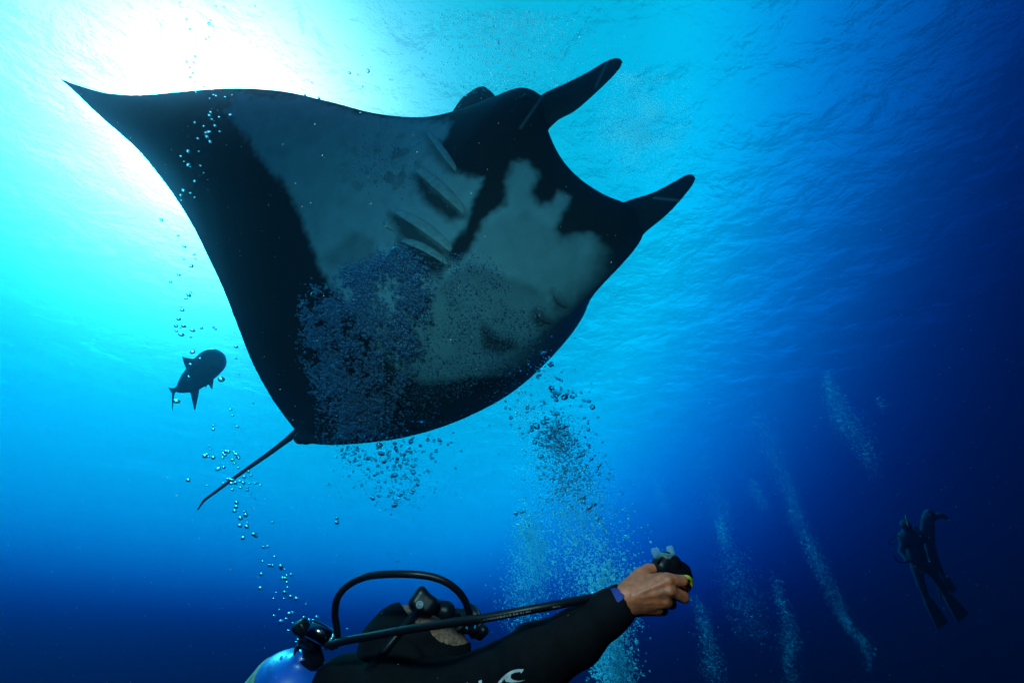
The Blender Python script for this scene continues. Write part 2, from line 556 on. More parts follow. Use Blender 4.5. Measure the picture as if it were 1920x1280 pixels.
K(mx.outputs['Result'], p.inputs['Base Color']); p.inputs['Roughness'].default_value = .6; p.inputs['Specular IOR Level'].default_value = .15
n2 = N('ShaderNodeTexNoise'); n2.inputs['Scale'].default_value = 160; b = N('ShaderNodeBump'); b.inputs['Distance'].default_value = .004; b.inputs['Strength'].default_value = .5
K(tc.outputs['Object'], n2.inputs['Vector']); K(n2.outputs[0], b.inputs['Height']); K(b.outputs[0], p.inputs['Normal']); K(p.outputs[0], out.inputs[0])
MANTA = m
# the whip tail, joined to the body
tv, tf = tube([P(590, 792, 3.24), P(562, 806, 3.19), P(540, 823, 3.17), P(500, 853, 3.16), P(450, 888, 3.15), P(405, 921, 3.15), P(385, 936, 3.15), P(378, 944, 3.15), P(371, 955, 3.15)],
              [.046, .030, .021, .016, .0125, .010, .009, .007, .004], 10, 50)
allv = np.vstack([bco, np.array(tv)])
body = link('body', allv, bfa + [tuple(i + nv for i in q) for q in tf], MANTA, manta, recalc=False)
at_ = body.data.attributes.new('pigment_shade', 'FLOAT', 'POINT')
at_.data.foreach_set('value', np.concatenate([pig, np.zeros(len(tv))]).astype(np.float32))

GILL_EDGE = principled('gill_flap', (.58, .68, .70), .6, noise_amt=.2, noise_scale=25)
GILL_DARK = principled('gill_flap_shaded', (.16, .21, .24), .6, noise_amt=.3, noise_scale=25)  # darker copy of the flap colour, to sit in the painted shade
def gill(a, c, b, w_, side, mat=GILL_EDGE):
    """A soft flap: rooted on the belly along one edge, standing off it along the other."""
    q = catmull([a, c, b], 18); M_ = MB(); rows = []
    for i in range(18):
        t_ = q[min(i + 1, 17)] - q[max(i - 1, 0)]; nrm_ = np.array([-t_[1], t_[0]]); nrm_ /= np.linalg.norm(nrm_)
        e = math.sin(math.pi * i / 17) ** .5
        row = []
        for s_, l_ in ((0, .040), (.35, .030), (.7, .014), (1, .002)):
            h = on_ray(*(q[i] + nrm_ * side * w_ * s_ * (.35 + .65 * e)), lift=l_ * (.2 + .8 * e))
            row.append(h if h is not None else rows[-1][len(row)] if rows else P(*q[i], 3.1))
        rows.append(row)
    v = [x for r in rows for x in r]; back_ = [x + FW * .006 for x in v]
    n_ = len(v); f = []
    for i in range(17):
        for k in range(3):
            a_ = i * 4 + k
            f += [(a_, a_ + 1, a_ + 5, a_ + 4), (a_ + n_, a_ + 4 + n_, a_ + 5 + n_, a_ + 1 + n_)]
        for k in (0, 3):
            a_ = i * 4 + k; f.append((a_, a_ + 4, a_ + 4 + n_, a_ + n_))
    f += [(k, k + 1, k + 1 + n_, k + n_) for k in range(3)] + [(68 + k, 69 + k, 69 + k + n_, 68 + k + n_) for k in range(3)]
    M_.add(v + back_, f); return M_.build('gill_flap', mat, manta)

gill((800, 250), (823, 283), (853, 321), 12, -1)
gill((776, 318), (820, 358), (868, 400), 20, -1)
gill((738, 398), (792, 434), (844, 472), 20, -1)
gill((722, 410), (726, 422), (742, 432), 6, 1)
gill((752, 453), (792, 470), (838, 497), 14, -1)
gill((1038, 552), (1048, 566), (1062, 576), 5, 1, GILL_DARK)
gill((1004, 583), (1016, 597), (1032, 606), 5, 1, GILL_DARK)
gill((904, 613), (922, 630), (946, 643), 5, 1, GILL_DARK)
EYE = principled('ray_eye', (.01, .01, .012), .15)
ev = on_ray(985, 183)
if ev is not None:
    link('eye', iv * .022 + np.array(ev), if_, EYE, manta)

# ------------------------------------------------------------------ the dark fish under the left wing
def pu(u, v, d=6.0): return P(300 + u / 8, 630 + v / 8, d)
FS = [(190, 800, 14, .35), (235, 800, 38, .5), (300, 785, 75, .75), (370, 745, 120, .8), (450, 690, 160, .85), (560, 600, 188, .9), (680, 478, 203, .92), (790, 372, 198, .95), (860, 312, 165, .95), (905, 278, 105, .95), (928, 258, 30, .9)]
q = catmull(FS, 40); M_ = MB(); v = []; f = []
for i in range(40):
    t_ = q[min(i + 1, 39), :2] - q[max(i - 1, 0), :2]; t_ /= np.linalg.norm(t_)
    s_ = Vector(RT) * (-t_[1]) + Vector(UP) * (-t_[0])
    hw = q[i, 2] / 8 * 6.0 / F
    for k in range(20):
        a = 2 * math.pi * k / 20
        v.append(pu(q[i, 0], q[i, 1]) + s_ * hw * math.cos(a) + FW * hw * q[i, 3] * math.sin(a))
for i in range(39):
    for k in range(20):
        a = i * 20 + k; b = i * 20 + (k + 1) % 20
        f.append((a, b, b + 20, a + 20))
f += [tuple(range(20)), tuple(range(780, 800))]
M_.add(v, f)
def fin(root_a, root_b, tip, dz, th=.02, bend=0.0):
    a, b, c = [np.array(x, float) for x in (root_a, root_b, tip)]
    rows = []
    for i in range(9):
        s_ = i / 8
        l_ = a + (c - a) * s_; r_ = b + (c - b) * s_
        nrm_ = np.array([-(c - a)[1], (c - a)[0]]); nrm_ /= np.linalg.norm(nrm_)
        l_ = l_ + nrm_ * bend * math.sin(math.pi * s_); r_ = r_ + nrm_ * bend * math.sin(math.pi * s_)
        rows.append((l_, r_, 6.0 + dz * s_, th * (1 - .6 * s_)))
    v = []; f = []
    for l_, r_, d_, h_ in rows:
        v += [pu(*l_, d_ - h_), pu(*r_, d_ - h_), pu(*r_, d_ + h_), pu(*l_, d_ + h_)]
    for i in range(8):
        for k in range(4):
            a_ = i * 4 + k; b_ = i * 4 + (k + 1) % 4
            f.append((a_, b_, b_ + 4, a_ + 4))
    f += [(0, 1, 2, 3), (32, 33, 34, 35)]
    M_.add(v, f)
fin((600, 330), (400, 500), (326, 300), -.25, bend=-18)
fin((810, 660), (720, 720), (796, 818), -.2, bend=8)
fin((365, 545), (350, 580), (288, 575), .05, .012)
fin((710, 740), (680, 765), (668, 818), -.05, .012)
fin((215, 770), (200, 880), (108, 748), .1, bend=-10)
fin((228, 800), (180, 850), (189, 1195), -.1, bend=6)
fin((590, 820), (450, 830), (521, 1150), -.2, bend=0)
me = bpy.data.meshes.new('fish'); me.from_pydata([tuple(x) for x in M_.v], [], M_.f)
bm = bmesh.new(); bm.from_mesh(me); bmesh.ops.recalc_face_normals(bm, faces=bm.faces); bm.to_mesh(me); bm.free()
tmp = bpy.data.objects.new('fish', me); C.objects.link(tmp)
rm = tmp.modifiers.new('r', 'REMESH'); rm.mode = 'VOXEL'; rm.voxel_size = .011
sm = tmp.modifiers.new('s', 'SMOOTH'); sm.factor = .5; sm.iterations = 3
me2 = bpy.data.meshes.new_from_object(tmp.evaluated_get(bpy.context.evaluated_depsgraph_get()))
bpy.data.objects.remove(tmp)
fco = np.zeros(len(me2.vertices) * 3); me2.vertices.foreach_get('co', fco); fco = fco.reshape(-1, 3)
FISH = principled('fish_skin', (.05, .07, .09), .4, noise_amt=.3, noise_scale=18)
tag(link('fish', fco, [tuple(p.vertices) for p in me2.polygons], FISH, recalc=False), 'dark stout fish swimming under the left wing of the manta ray', 'fish')

# ------------------------------------------------------------------ the diver below the manta
FACE = principled('stubbled_face', (.30, .125, .07), .55, noise_amt=.7, noise_scale=140, bump=.0012, bump_scale=300, sss=.1, dark=(.07, .045, .035))
SKIN = principled('skin', (.62, .15, .06), .5, noise_amt=.35, noise_scale=70, bump=.0016, bump_scale=260, sss=.15, dark=(.34, .09, .04))
NEO = principled('neoprene', (.0045, .0045, .0055), .8, noise_amt=.3, noise_scale=60, bump=.0012, bump_scale=420, spec=.08)
RUB = principled('black_rubber', (.004, .004, .005), .38, spec=.22, bump=.0004, bump_scale=300)
CHROME = principled('chrome', (.55, .57, .6), .12, 1.0)
BLUE = principled('blue_neoprene', (.01, .03, .22), .7, noise_amt=.2, bump=.001, bump_scale=420)
YEL = principled('yellow_plastic', (.75, .72, .03), .4, noise_amt=.15, noise_scale=50)
WHITE = principled('white_print', (.62, .60, .60), .6, noise_amt=.2, noise_scale=60)
GREYP = principled('grey_print', (.28, .30, .32), .6)

diver = thing('person', 'diver in a black wetsuit and hood at bottom, looking up with one arm reaching out', 'person', P(700, 1500, .98))

# head frame: f where the face looks, l away from the camera, u towards the crown
HC = P(766, 1226, 1.10)
l_ = HC.normalized()                                               # profile view: away from the camera
ux_ = (RT - l_ * RT.dot(l_)).normalized(); uy_ = ux_.cross(-l_)
if uy_.dot(UP) < 0: uy_ = -uy_
f_ = (ux_ * .54 + uy_ * .84).normalized()
u_ = (ux_ * -.84 + uy_ * .54).normalized()
HM = np.array([f_, l_, u_])
def hl(q): return np.asarray(q, np.float32)
def to_w(co): return np.asarray(co) @ HM + np.array(HC)

def head_sdf(G):
    d = ellip(G, (-.005, 0, .018), (.096, .076, .094))
    d = smin(d, ellip(G, (.045, 0, -.045), (.052, .058, .07)), .03)
    d = smin(d, ellip(G, (.078, 0, -.090), (.022, .028, .022)), .025)
    d = smin(d, cone(G, (.086, 0, .035), (.112, 0, -.012), .009, .012), .014)
    for s in (-1, 1):
        d = smin(d, ellip(G, (.062, s * .04, -.005), (.028, .026, .024)), .02)
        d = smin(d, ellip(G, (.11, s * .011, -.014), (.010, .009, .008)), .006)
        d = smax(d, -ellip(G, (.10, s * .032, .022), (.02, .02, .013)), .012)
        d = smin(d, ellip(G, (.078, s * .032, .022), (.013, .014, .012)), .004)
        d = smin(d, ellip(G, (-.005, s * .078, .0), (.02, .008, .03)), .008)
    d = smin(d, cone(G, (.095, -.022, -.050), (.095, .022, -.050), .007, .007), .008)
    d = smin(d, cone(G, (.092, -.020, -.062), (.092, .020, -.062), .007, .007), .006)
    d = smin(d, cone(G, (-.02, 0, -.07), (-.07, 0, -.20), .058, .062), .03)
    return d
hco, hfa = nets(head_sdf, (-.16, -.12, -.24), (.16, .12, .15), .004)
BODY = MB()
BODY.add(to_w(hco), hfa)

# the hand: (u, v) in the enlarged view, z metres towards the camera
HD = .88
def hp(u, v, z): return np.array(P(1120 + u / 8, 1010 + v / 8, HD - z), np.float32)
PR = []
def hc(a, b, ra, rb, k=.006): PR.append((hp(*a), hp(*b), ra, rb, k))
hc((150, 1030, .0), (440, 915, .0), .023, .022, .01)
hc((430, 850, 0), (470, 960, 0), .021, .021, .01)
hc((470, 830, .0), (1040, 625, .010), .018, .0125, .010)
hc((480, 880, .004), (1090, 770, .018), .019, .0125, .010)
hc((500, 950, .004), (1035, 935, .015), .018, .0120, .010)
hc((540, 1005, 0), (925, 1050, .006), .017, .0112, .010)
hc((600, 800, -.018), (900, 900, -.014), .020, .018, .012)
hc((1030, 615, .009), (1085, 620, .010), .0118, .011, .006)
hc((1060, 612, .010), (1278, 628, .007), .0112, .0098, .003)
hc((1278, 628, .007), (1305, 668, -.001), .0097, .0090, .002)
hc((1305, 668, -.001), (1290, 700, -.009), .0088, .0078, .002)
hc((1090, 780, .017), (1292, 872, .011), .0118, .0102, .003)
hc((1292, 872, .011), (1300, 868, -.010), .0102, .0092, .002)
hc((1300, 868, -.010), (1250, 840, -.022), .009, .0078, .002)
hc((1035, 940, .014), (1105, 965, -.006), .0116, .0102, .003)
hc((1105, 965, -.006), (1080, 930, -.030), .0098, .0085, .002)
hc((1080, 930, -.030), (1000, 880, -.040), .0085, .0075, .002)
hc((925, 1055, .005), (985, 1065, -.012), .0105, .0092, .003)
hc((985, 1065, -.012), (975, 1000, -.032), .009, .0078, .002)
hc((510, 720, -.010), (640, 545, -.026), .017, .0130, .010)
hc((640, 545, -.026), (765, 462, -.036), .0128, .0112, .003)
hc((765, 462, -.036), (875, 440, -.040), .0112, .0090, .002)
hc((560, 700, -.014), (960, 590, -.006), .015, .0105, .008)
for a, b in (((1085, 622, .0195), (1086, 624, .0195)), ((1095, 790, .0275), (1097, 792, .0275)), ((1035, 945, .0245), (1037, 947, .0245)), ((935, 1055, .0145), (937, 1057, .0145))):
    hc(a, b, .0045, .0045, .006)                                  # knuckle bones
for a, b in (((560, 850, .0205), (1000, 650, .0205)), ((560, 890, .0215), (1040, 790, .0262)), ((580, 940, .0205), (1000, 935, .0235))):
    hc(a, b, .0022, .0022, .006)                                  # tendons over the back of the hand
def hand_sdf(G):
    d = None
    for a, b, ra, rb, k in PR:
        c = cone(G, a, b, ra, rb)
        d = c if d is None else smin(d, c, k)
    return d
allp = np.array([q for a, b, *_ in PR for q in (a, b)])
nco, nfa = nets(hand_sdf, allp.min(0) - .035, allp.max(0) + .035, .0016)
BODY.add(nco, nfa)
# nails
# the rest of the body, inside the suit
def pw(x, y, d, r): return (np.array(P(x, y, d), np.float32), r * d / F)
HIP = P(665, 1560, .98)
TOR = [(pw(762, 1275, 1.05, 40), pw(735, 1340, 1.05, 60), .03), (pw(735, 1340, 1.04, 70), pw(665, 1540, .98, 90), .04),
       (pw(850, 1305, 1.0, 45), pw(1008, 1243, .905, 34), .02), (pw(1008, 1243, .905, 34), pw(1168, 1128, .885, 20), .02)]
def tor_sdf(G):
    d = None
    for (a, ra), (b, rb), k in TOR:
        c = cone(G, a, b, ra, rb); d = c if d is None else smin(d, c, k)
    return d
tp = np.array([q[0] for t3 in TOR for q in t3[:2]])
tco, tfa = nets(tor_sdf, tp.min(0) - .16, tp.max(0) + .16, .010)
BODY.add(tco, tfa)
bd = BODY.build('body', SKIN, diver)
bd.data.materials.append(FACE)
mi = np.zeros(len(bd.data.polygons), np.int32); mi[:len(hfa)] = 1
bd.data.polygons.foreach_set('material_index', mi)

# wetsuit
NEAR = [(pw(852, 1338, 1.0, 84), pw(1006, 1236, .905, 56), .03), (pw(1006, 1236, .905, 56), pw(1082, 1194, .89, 46), .03), (pw(1082, 1194, .89, 46), pw(1140, 1150, .885, 35), .02),
        (pw(1140, 1148, .885, 36), pw(1178, 1122, .883, 31), .02), (pw(1178, 1122, .883, 31), pw(1215, 1100, .883, 31), .01)]
TRUNK = [(pw(760, 1310, 1.06, 58), pw(735, 1350, 1.04, 100), .05), (pw(735, 1350, 1.03, 118), pw(665, 1550, .98, 118), .06), (pw(690, 1300, 1.16, 70), pw(840, 1345, 1.0, 80), .05),
         (pw(690, 1305, 1.18, 66), pw(700, 1480, 1.3, 50), .04), (pw(700, 1480, 1.3, 50), pw(850, 1600, 1.22, 38), .03), (pw(640, 1300, 1.05, 62), pw(610, 1420, 1.05, 70), .05)]
cuff_c = np.array(P(1177, 1125, .883), np.float32); cuff_n = np.array((RT * .83 + UP * .45).normalized(), np.float32)
def suit_sdf(G):
    d = None
    for (a, ra), (b, rb), k in NEAR + TRUNK:
        c = cone(G, a, b, ra, rb); d = c if d is None else smin(d, c, k)
    # soft creases round the elbow and the shoulder
    ph = G @ np.array((RT * .8 + UP * .6)) ; qh = G @ np.array(FW)
    d = d + .0022 * np.sin(ph * 120 + 3 * np.sin(qh * 40)) * np.exp(-((G - np.array(P(950, 1240, .9), np.float32)) ** 2).sum(-1) / .010)
    d = d - .004 * np.exp(-((G - np.array(P(950, 1203, .92), np.float32)) ** 2).sum(-1) / .00012) - .004 * np.exp(-((G - np.array(P(937, 1208, .93), np.float32)) ** 2).sum(-1) / .00008)
    return smax(d, (G - cuff_c) @ cuff_n, .004)
sp = np.array([q[0] for t3 in NEAR + TRUNK for q in t3[:2]])
sco, sfa = nets(suit_sdf, sp.min(0) - .15, sp.max(0) + .15, .0085)
SUIT = MB(); SUIT.add(sco, sfa)
# legs and hips, below the picture
KN = [HIP + Vector((-.05, .16, -.42)), HIP + Vector((.22, .10, -.40))]
AN = [KN[0] + Vector((-.20, .30, -.26)), KN[1] + Vector((-.10, .36, -.24))]
LEG = []
for s, k, a in ((0, KN[0], AN[0]), (1, KN[1], AN[1])):
    h = HIP + Vector((-.02 + .16 * s, .02, -.08))
    LEG += [(h, k, .095, .062, .04), (k, a, .06, .042, .02), (a, a + Vector((-.02, .16, -.06)), .045, .04, .02)]
def leg_sdf(G):
    d = cone(G, HIP + Vector((-.05, 0, .06)), HIP + Vector((.12, 0, .02)), .13, .12)
    for a, b, ra, rb, k in LEG: d = smin(d, cone(G, a, b, ra, rb), k)
    return d
lp = np.array([q for t3 in LEG for q in t3[:2]])
lco, lfa = nets(leg_sdf, lp.min(0) - .2, lp.max(0) + .2, .02)
SUIT.add(lco, lfa)
suit = SUIT.build('wetsuit', NEO, diver)
for a in AN:                                                       # swim fins on the feet
    d = Vector((-.05, .42, -.16)); s = d.cross(Vector((0, 0, 1))).normalized()
    v = []; 
    for i in range(10):
        t_ = i / 9; wd = .055 + .055 * t_; th = .03 * (1 - t_) + .004
        c = a + Vector((-.02, .10, -.04)) + d * t_
        up_ = s.cross(d).normalized()
        v += [c - s * wd - up_ * th, c + s * wd - up_ * th, c + s * wd + up_ * th, c - s * wd + up_ * th]
    f = [(i * 4 + k, i * 4 + (k + 1) % 4, i * 4 + 4 + (k + 1) % 4, i * 4 + 4 + k) for i in range(9) for k in range(4)] + [(0, 1, 2, 3), (36, 37, 38, 39)]
    link('swim_fin', np.array([tuple(x) for x in v]), f, RUB, diver, smooth=False)
SB = BVHTree.FromPolygons([Vector(q) for q in sco], [tuple(q) for q in sfa])
def on_suit(x, y, lift):
    d = P(x, y, 1).normalized(); h = SB.ray_cast(Vector((0, 0, 0)), d)
    return (h[0] - d * lift) if h[0] is not None else None

def patch(poly, name, mat, parent, lift=.0012, step=1.6, th=.0006):
    """Flat print that follows the surface of the suit: a grid clipped to an outline."""
    poly = np.array(poly, float); lo, hi = poly.min(0), poly.max(0)
    nx, ny = [max(2, int((hi[i] - lo[i]) / step)) for i in (0, 1)]
    gx = np.linspace(lo[0], hi[0], nx + 1); gy = np.linspace(lo[1], hi[1], ny + 1)
    idx = {}; v = []; f = []
    cen = np.array([[(gx[i] + gx[i + 1]) / 2, (gy[j] + gy[j + 1]) / 2] for i in range(nx) for j in range(ny)])
    ins = poly_sd(cen, poly) < 0
    for n_, (i, j) in enumerate((i, j) for i in range(nx) for j in range(ny)):
        if not ins[n_]: continue
        q = []
        for a, b in ((i, j), (i + 1, j), (i + 1, j + 1), (i, j + 1)):
            if (a, b) not in idx:
                h = on_suit(gx[a], gy[b], lift)
                if h is None: break
                idx[(a, b)] = len(v); v.append(h)
            q.append(idx[(a, b)])
        if len(q) == 4: f.append(tuple(q))
    if not f: return None
    n_ = len(v); v2 = v + [x + FW * th for x in v]
    return link(name, np.array([tuple(x) for x in v2]), f + [tuple(i + n_ for i in reversed(q)) for q in f], mat, parent, recalc=False)

# blue tab on the cuff, white maker's marks on the sleeve
patch([(1145, 1104), (1152, 1102), (1170, 1107), (1174, 1116), (1160, 1129), (1156, 1126)], 'cuff_tab', BLUE, suit, .002, .8, .0015)
sw = []
for t_ in np.linspace(0, 1, 22): sw.append((934 + 34 * t_ + 6 * t_ * t_, 1279 - 25 * math.sin(t_ * math.pi * .5) ** .9))
sw += [(982, 1254), (977, 1262), (975, 1258)]
for t_ in np.linspace(0, 1, 16)[::-1]: sw.append((940 + 34 * t_, 1279 - 20 * math.sin(t_ * math.pi * .5) ** .8))
patch(sw, 'logo_print', WHITE, suit, .0014, .7)
patch([(946, 1272), (958, 1264), (957, 1270), (962, 1274), (972, 1276), (985, 1274), (976, 1277), (960, 1279), (948, 1277)], 'logo_print', WHITE, suit, .0014, .7)
patch([(897, 1276), (903, 1274), (904, 1283), (899, 1283)], 'logo_print', WHITE, suit, .0014, .7)
patch([(875, 1279), (877, 1279), (877, 1284), (875, 1284)], 'logo_print', WHITE, suit, .0014, .7)

# hood: a skin of neoprene over the head, cut open round the face
def hood_sdf(G):
    d = head_sdf(G) - .007 + .0015 * np.sin(G[..., 0] * 90 + G[..., 2] * 60)
    d = smin(d, cone(G, (-.05, 0, -.12), (-.10, 0, -.21), .075, .10), .03)
    op = ellip(G, (.115, 0, -.004), (.085, .095, .103))
    return smax(d, -op, .006)
oco, ofa = nets(hood_sdf, (-.25, -.16, -.32), (.16, .16, .16), .005)
link('hood', to_w(oco), ofa, NEO, diver)

# mask
def mask_sdf(G):
    d = rbox(G, (.098, 0, .036), (.026, .070, .032), .016)
    d = smin(d, rbox(G, (.113, 0, .052), (.012, .066, .012), .010), .008)
    d = smin(d, cone(G, (.106, 0, .006), (.117, 0, -.020), .022, .0245), .014)
    d = smax(d, -rbox(G, (.130, -.034, .036), (.012, .026, .018), .008), .003)
    d = smax(d, -rbox(G, (.130, .034, .036), (.012, .026, .018), .008), .003)
    return d
mco, mfa = nets(mask_sdf, (.04, -.1, -.06), (.16, .1, .09), .0028)
mask = link('dive_mask', to_w(mco), mfa, RUB, diver)
GLASS = principled('mask_glass', (.01, .015, .02), .05, coat=.3)
for s in (-1, 1):
    v = [(.1215, s * .034 + a, .036 + b) for a, b in ((-.024, -.016), (.024, -.016), (.024, .016), (-.024, .016))]
    v += [(x - .003, y, z) for x, y, z in v]
    link('lens', to_w(v), [(0, 1, 2, 3), (7, 6, 5, 4), (0, 4, 5, 1), (1, 5, 6, 2), (2, 6, 7, 3), (3, 7, 4, 0)], GLASS, mask, smooth=False)
# round emblem on the strap buckle: a ring with a slanted bar pair
bc = (.088, -.0765, .040)
v, f = lathe([(.0045, -.002), (.0085, -.002), (.0085, .0016), (.0060, .0016), (.0060, .0), (.0, .0)], to_w([bc])[0], -l_, 24)
link('emblem', np.array([tuple(q) for q in v]), f, GREYP, mask)
for du in (-.0026, .0, .0026):
    a = to_w([(bc[0] - .003 - (0 if du else .0005), bc[1] - .0022, bc[2] + du)])[0]; b = to_w([(bc[0] + .003, bc[1] - .0022, bc[2] + du + (.002 if du == 0 else 0))])[0]
    v, f = tube([Vector(a), Vector(b)], .0007, 6)
    link('emblem', np.array([tuple(q) for q in v]), f, GREYP, mask)
sv = []
for k in range(25):
    a = R(38) + (2 * math.pi - 2 * R(38)) * k / 24
    sv.append((-.005 + .113 * math.cos(a), .092 * math.sin(a), .034 + .012 * (1 - math.cos(a))))
ST_ = MB(); sw_ = to_w(sv); v = []
for q in sw_:
    v += [tuple(np.array(q) + np.array(u_) * .007), tuple(np.array(q) - np.array(u_) * .007)]
rad = [np.array(q) - np.array(HC) for q in sw_]
v += [tuple(np.array(v[i]) + rad[i // 2] / np.linalg.norm(rad[i // 2]) * .003) for i in range(50)]
f = []
for i in range(24):
    a = i * 2
    f += [(a, a + 1, a + 3, a + 2), (a + 50, a + 52, a + 53, a + 51), (a, a + 2, a + 52, a + 50), (a + 1, a + 51, a + 53, a + 3)]
ST_.add(v, f); ST_.build('mask_strap', RUB, mask)

# ---- tank on the back
TANK = principled('blue_tank_paint', (.004, .095, .50), .4, noise_amt=.45, noise_scale=16, coat=.15, bump=.0006, bump_scale=90)
BAND = principled('worn_bare_paint', (.20, .21, .12), .7, noise_amt=.5, noise_scale=30)
TD = 1.06
tax = (RT * .36 + UP * .93).normalized()
tc0 = P(541, 1302, TD); tr_ = 76 * TD / F
tank = thing('scuba_tank', 'scratched blue scuba tank on the back of the diver in black', 'scuba tank', tc0 - tax * .6)
prof = [(tr_ * .9, -.58), (tr_, -.56), (tr_, -.05)] + [(tr_ * math.cos(a), tr_ * .96 * math.sin(a)) for a in np.linspace(0, R(72), 14)] + [(.020, tr_ * .99), (.018, tr_ * 1.12)]
v, f = lathe(prof, tc0, tax, 48); MB().add(v, f).build('cylinder', TANK, tank)
v, f = lathe([(tr_ * 1.004, -.30), (tr_ * 1.012, -.295), (tr_ * 1.012, -.0), (tr_ * 1.004, .006)], tc0 + tax * .004, (tax + RT * .42).normalized(), 48); MB().add(v, f).build('tank_band', BAND, tank)
vb = P(582, 1212, TD)
valve = MB()
valve.add(*tube([tc0 + tax * tr_ * 1.0, P(592, 1240, TD), P(584, 1215, TD), P(576, 1192, TD)], [.020, .019, .020, .015], 16, 12))
valve.add(*tube([P(570, 1196, TD), P(596, 1204, TD - .02)], .017, 14))
valve = valve.build('valve', RUB, tank)
kn = []
ka = (RT * -.50 + UP * .86).normalized()
kv, kf = lathe([(.009, -.012), (.0165, -.009), (.0185, .0), (.0175, .014), (.011, .019)], P(567, 1178, TD), ka, 28)
kv = [P(567, 1178, TD) + (q - P(567, 1178, TD)) * (1 + .05 * math.cos(i % 28 * math.pi / 2)) for i, q in enumerate(kv)]
MB().add(kv, kf).build('valve_knob', RUB, tank)
MB().add(*tube([P(572, 1214, TD), P(562, 1211, TD), P(556, 1217, TD), P(555, 1228, TD)], .0055, 10, 16)).build('carry_loop', RUB, tank)

# vest shoulder behind the neck
def vest_sdf(G):
    d = None
    for (a, ra), (b, rb) in ((pw(632, 1268, .99, 40), pw(606, 1400, 1.0, 62)), (pw(640, 1262, 1.0, 36), pw(760, 1300, .97, 30)), (pw(606, 1390, 1.0, 60), pw(610, 1560, 1.0, 60))):
        c = cone(G, a, b, ra, rb); d = c if d is None else smin(d, c, .03)
    return d + .0015 * np.sin(G[..., 0] * 150) * np.sin(G[..., 2] * 130)
vco, vfa = nets(vest_sdf, np.array(P(560, 1620, 1.0)) - .15, np.array(P(800, 1200, .95)) + .15, .009)
link('buoyancy_vest', vco, vfa, NEO, diver)

# ---- regulator: first stage, two hoses, the mouthpiece stage and the spare one in the hand
reg = thing('scuba_regulator', 'black regulator with hoses from tank valve to the mouth and outstretched hand of the diver', 'regulator', P(610, 1195, 1.03))
fs = MB()
fs.add(*lathe([(.010, -.034), (.0175, -.032), (.0185, -.01), (.0185, .012), (.015, .016), (.0165, .02), (.0165, .034), (.011, .038)], P(606, 1190, 1.03), (RT * .88 + UP * -.48), 26))
first = fs.build('first_stage', principled('dark_chrome', (.10, .12, .15), .18, 1.0), reg)
MB().add(*lathe([(.0085, 0), (.0105, .001), (.0105, .006), (.0085, .007), (.0085, .012), (.0105, .013), (.0105, .02), (.008, .021)], P(631, 1206, 1.02), UP, 6)).build('hose_fitting', CHROME, first, smooth=False)
MB().add(*lathe([(.0085, 0), (.0105, .001), (.0105, .008), (.0085, .009), (.0085, .02), (.007, .021)], P(616, 1206, 1.01), (RT * .95 + UP * -.1), 6)).build('hose_fitting', CHROME, first, smooth=False)
arch = [(633, 1204, 1.02), (632, 1180, 1.015), (628, 1150, 1.01), (633, 1120, 1.0), (652, 1097, 1.0), (685, 1081, .99), (725, 1076, .98), (770, 1076, .97), (810, 1081, .97), (842, 1094, .97), (866, 1116, .98), (878, 1142, .99), (883, 1166, 1.0)]
def hose(pts, r, name):
    M_ = MB(); M_.add(*tube([P(*q) for q in pts], r, 16, 70)); return M_.build(name, RUB, reg)
hose(arch, .0074, 'hose')
long_ = [(612, 1210, 1.0), (650, 1200, .98), (700, 1191, .96), (760, 1180, .93), (820, 1171, .905), (870, 1163, .89), (920, 1156, .88), (980, 1145, .875), (1040, 1134, .88), (1100, 1122, .895), (1150, 1112, .91), (1190, 1098, .93), (1225, 1080, .93)]
lh = hose(long_, .0078, 'hose')
# the fine printing along the hose: short raised dashes of print
lp_ = catmull(long_, 400)
hp_ = MB()
r_ = random.Random(4)
i = 18
while i < 300:
    ln = r_.choice((1, 1, 2, 2, 3))
    if not (40 < i < 70 or 150 < i < 172 or 240 < i < 262):
        a = P(*lp_[i]); b = P(*lp_[min(i + ln, 399)])
        tow = (-(a.normalized()) + UP * -.35).normalized()
        up2 = (b - a).normalized().cross(tow).normalized()
        o_ = tow * .0079
        hgt = r_.choice((.0012, .0016, .0016))
        v = [a + o_ - up2 * hgt, b + o_ - up2 * hgt, b + o_ + up2 * hgt, a + o_ + up2 * hgt]
        v += [q - tow * .0006 for q in v]
        hp_.add(v, [(0, 1, 2, 3), (7, 6, 5, 4), (0, 4, 5, 1), (1, 5, 6, 2), (2, 6, 7, 3), (3, 7, 4, 0)])
    i += ln + r_.choice((1, 1, 1, 2))
tag(hp_.build('hose_print', principled('faded_print', (.11, .12, .13), .7), lh, smooth=False), kind='stuff')
# mouthpiece stage
rc = Vector(to_w([(.132, -.004, -.082)])[0])
ra_ = (f_ * .92 - u_ * .40).normalized()
def stage_sdf(G):
    q = G - np.array(rc, np.float32)
    h = q @ np.array(ra_, np.float32); s = np.linalg.norm(q - h[..., None] * np.array(ra_, np.float32), axis=-1)
    body_ = np.maximum(np.abs(h - .004) - .016, s - .031); body_ = body_ - .003
    d = body_
    d = smin(d, cone(G, rc - ra_ * .01, rc - ra_ * .042, .018, .013), .010)
    d = smin(d, cone(G, rc + u_ * -.018 + ra_ * -.004, rc + u_ * -.040 - ra_ * .010, .016, .012), .008)
    d = smin(d, cone(G, rc - u_ * .036 - l_ * .03, rc - u_ * .036 + l_ * .03, .013, .012), .006)
    d = smin(d, cone(G, rc + u_ * .016, rc + u_ * .036 - ra_ * .002, .013, .0105), .008)
    return d
stc, stf = nets(stage_sdf, np.array(rc) - .075, np.array(rc) + .075, .0022)
st2 = link('second_stage', stc, stf, RUB, reg)
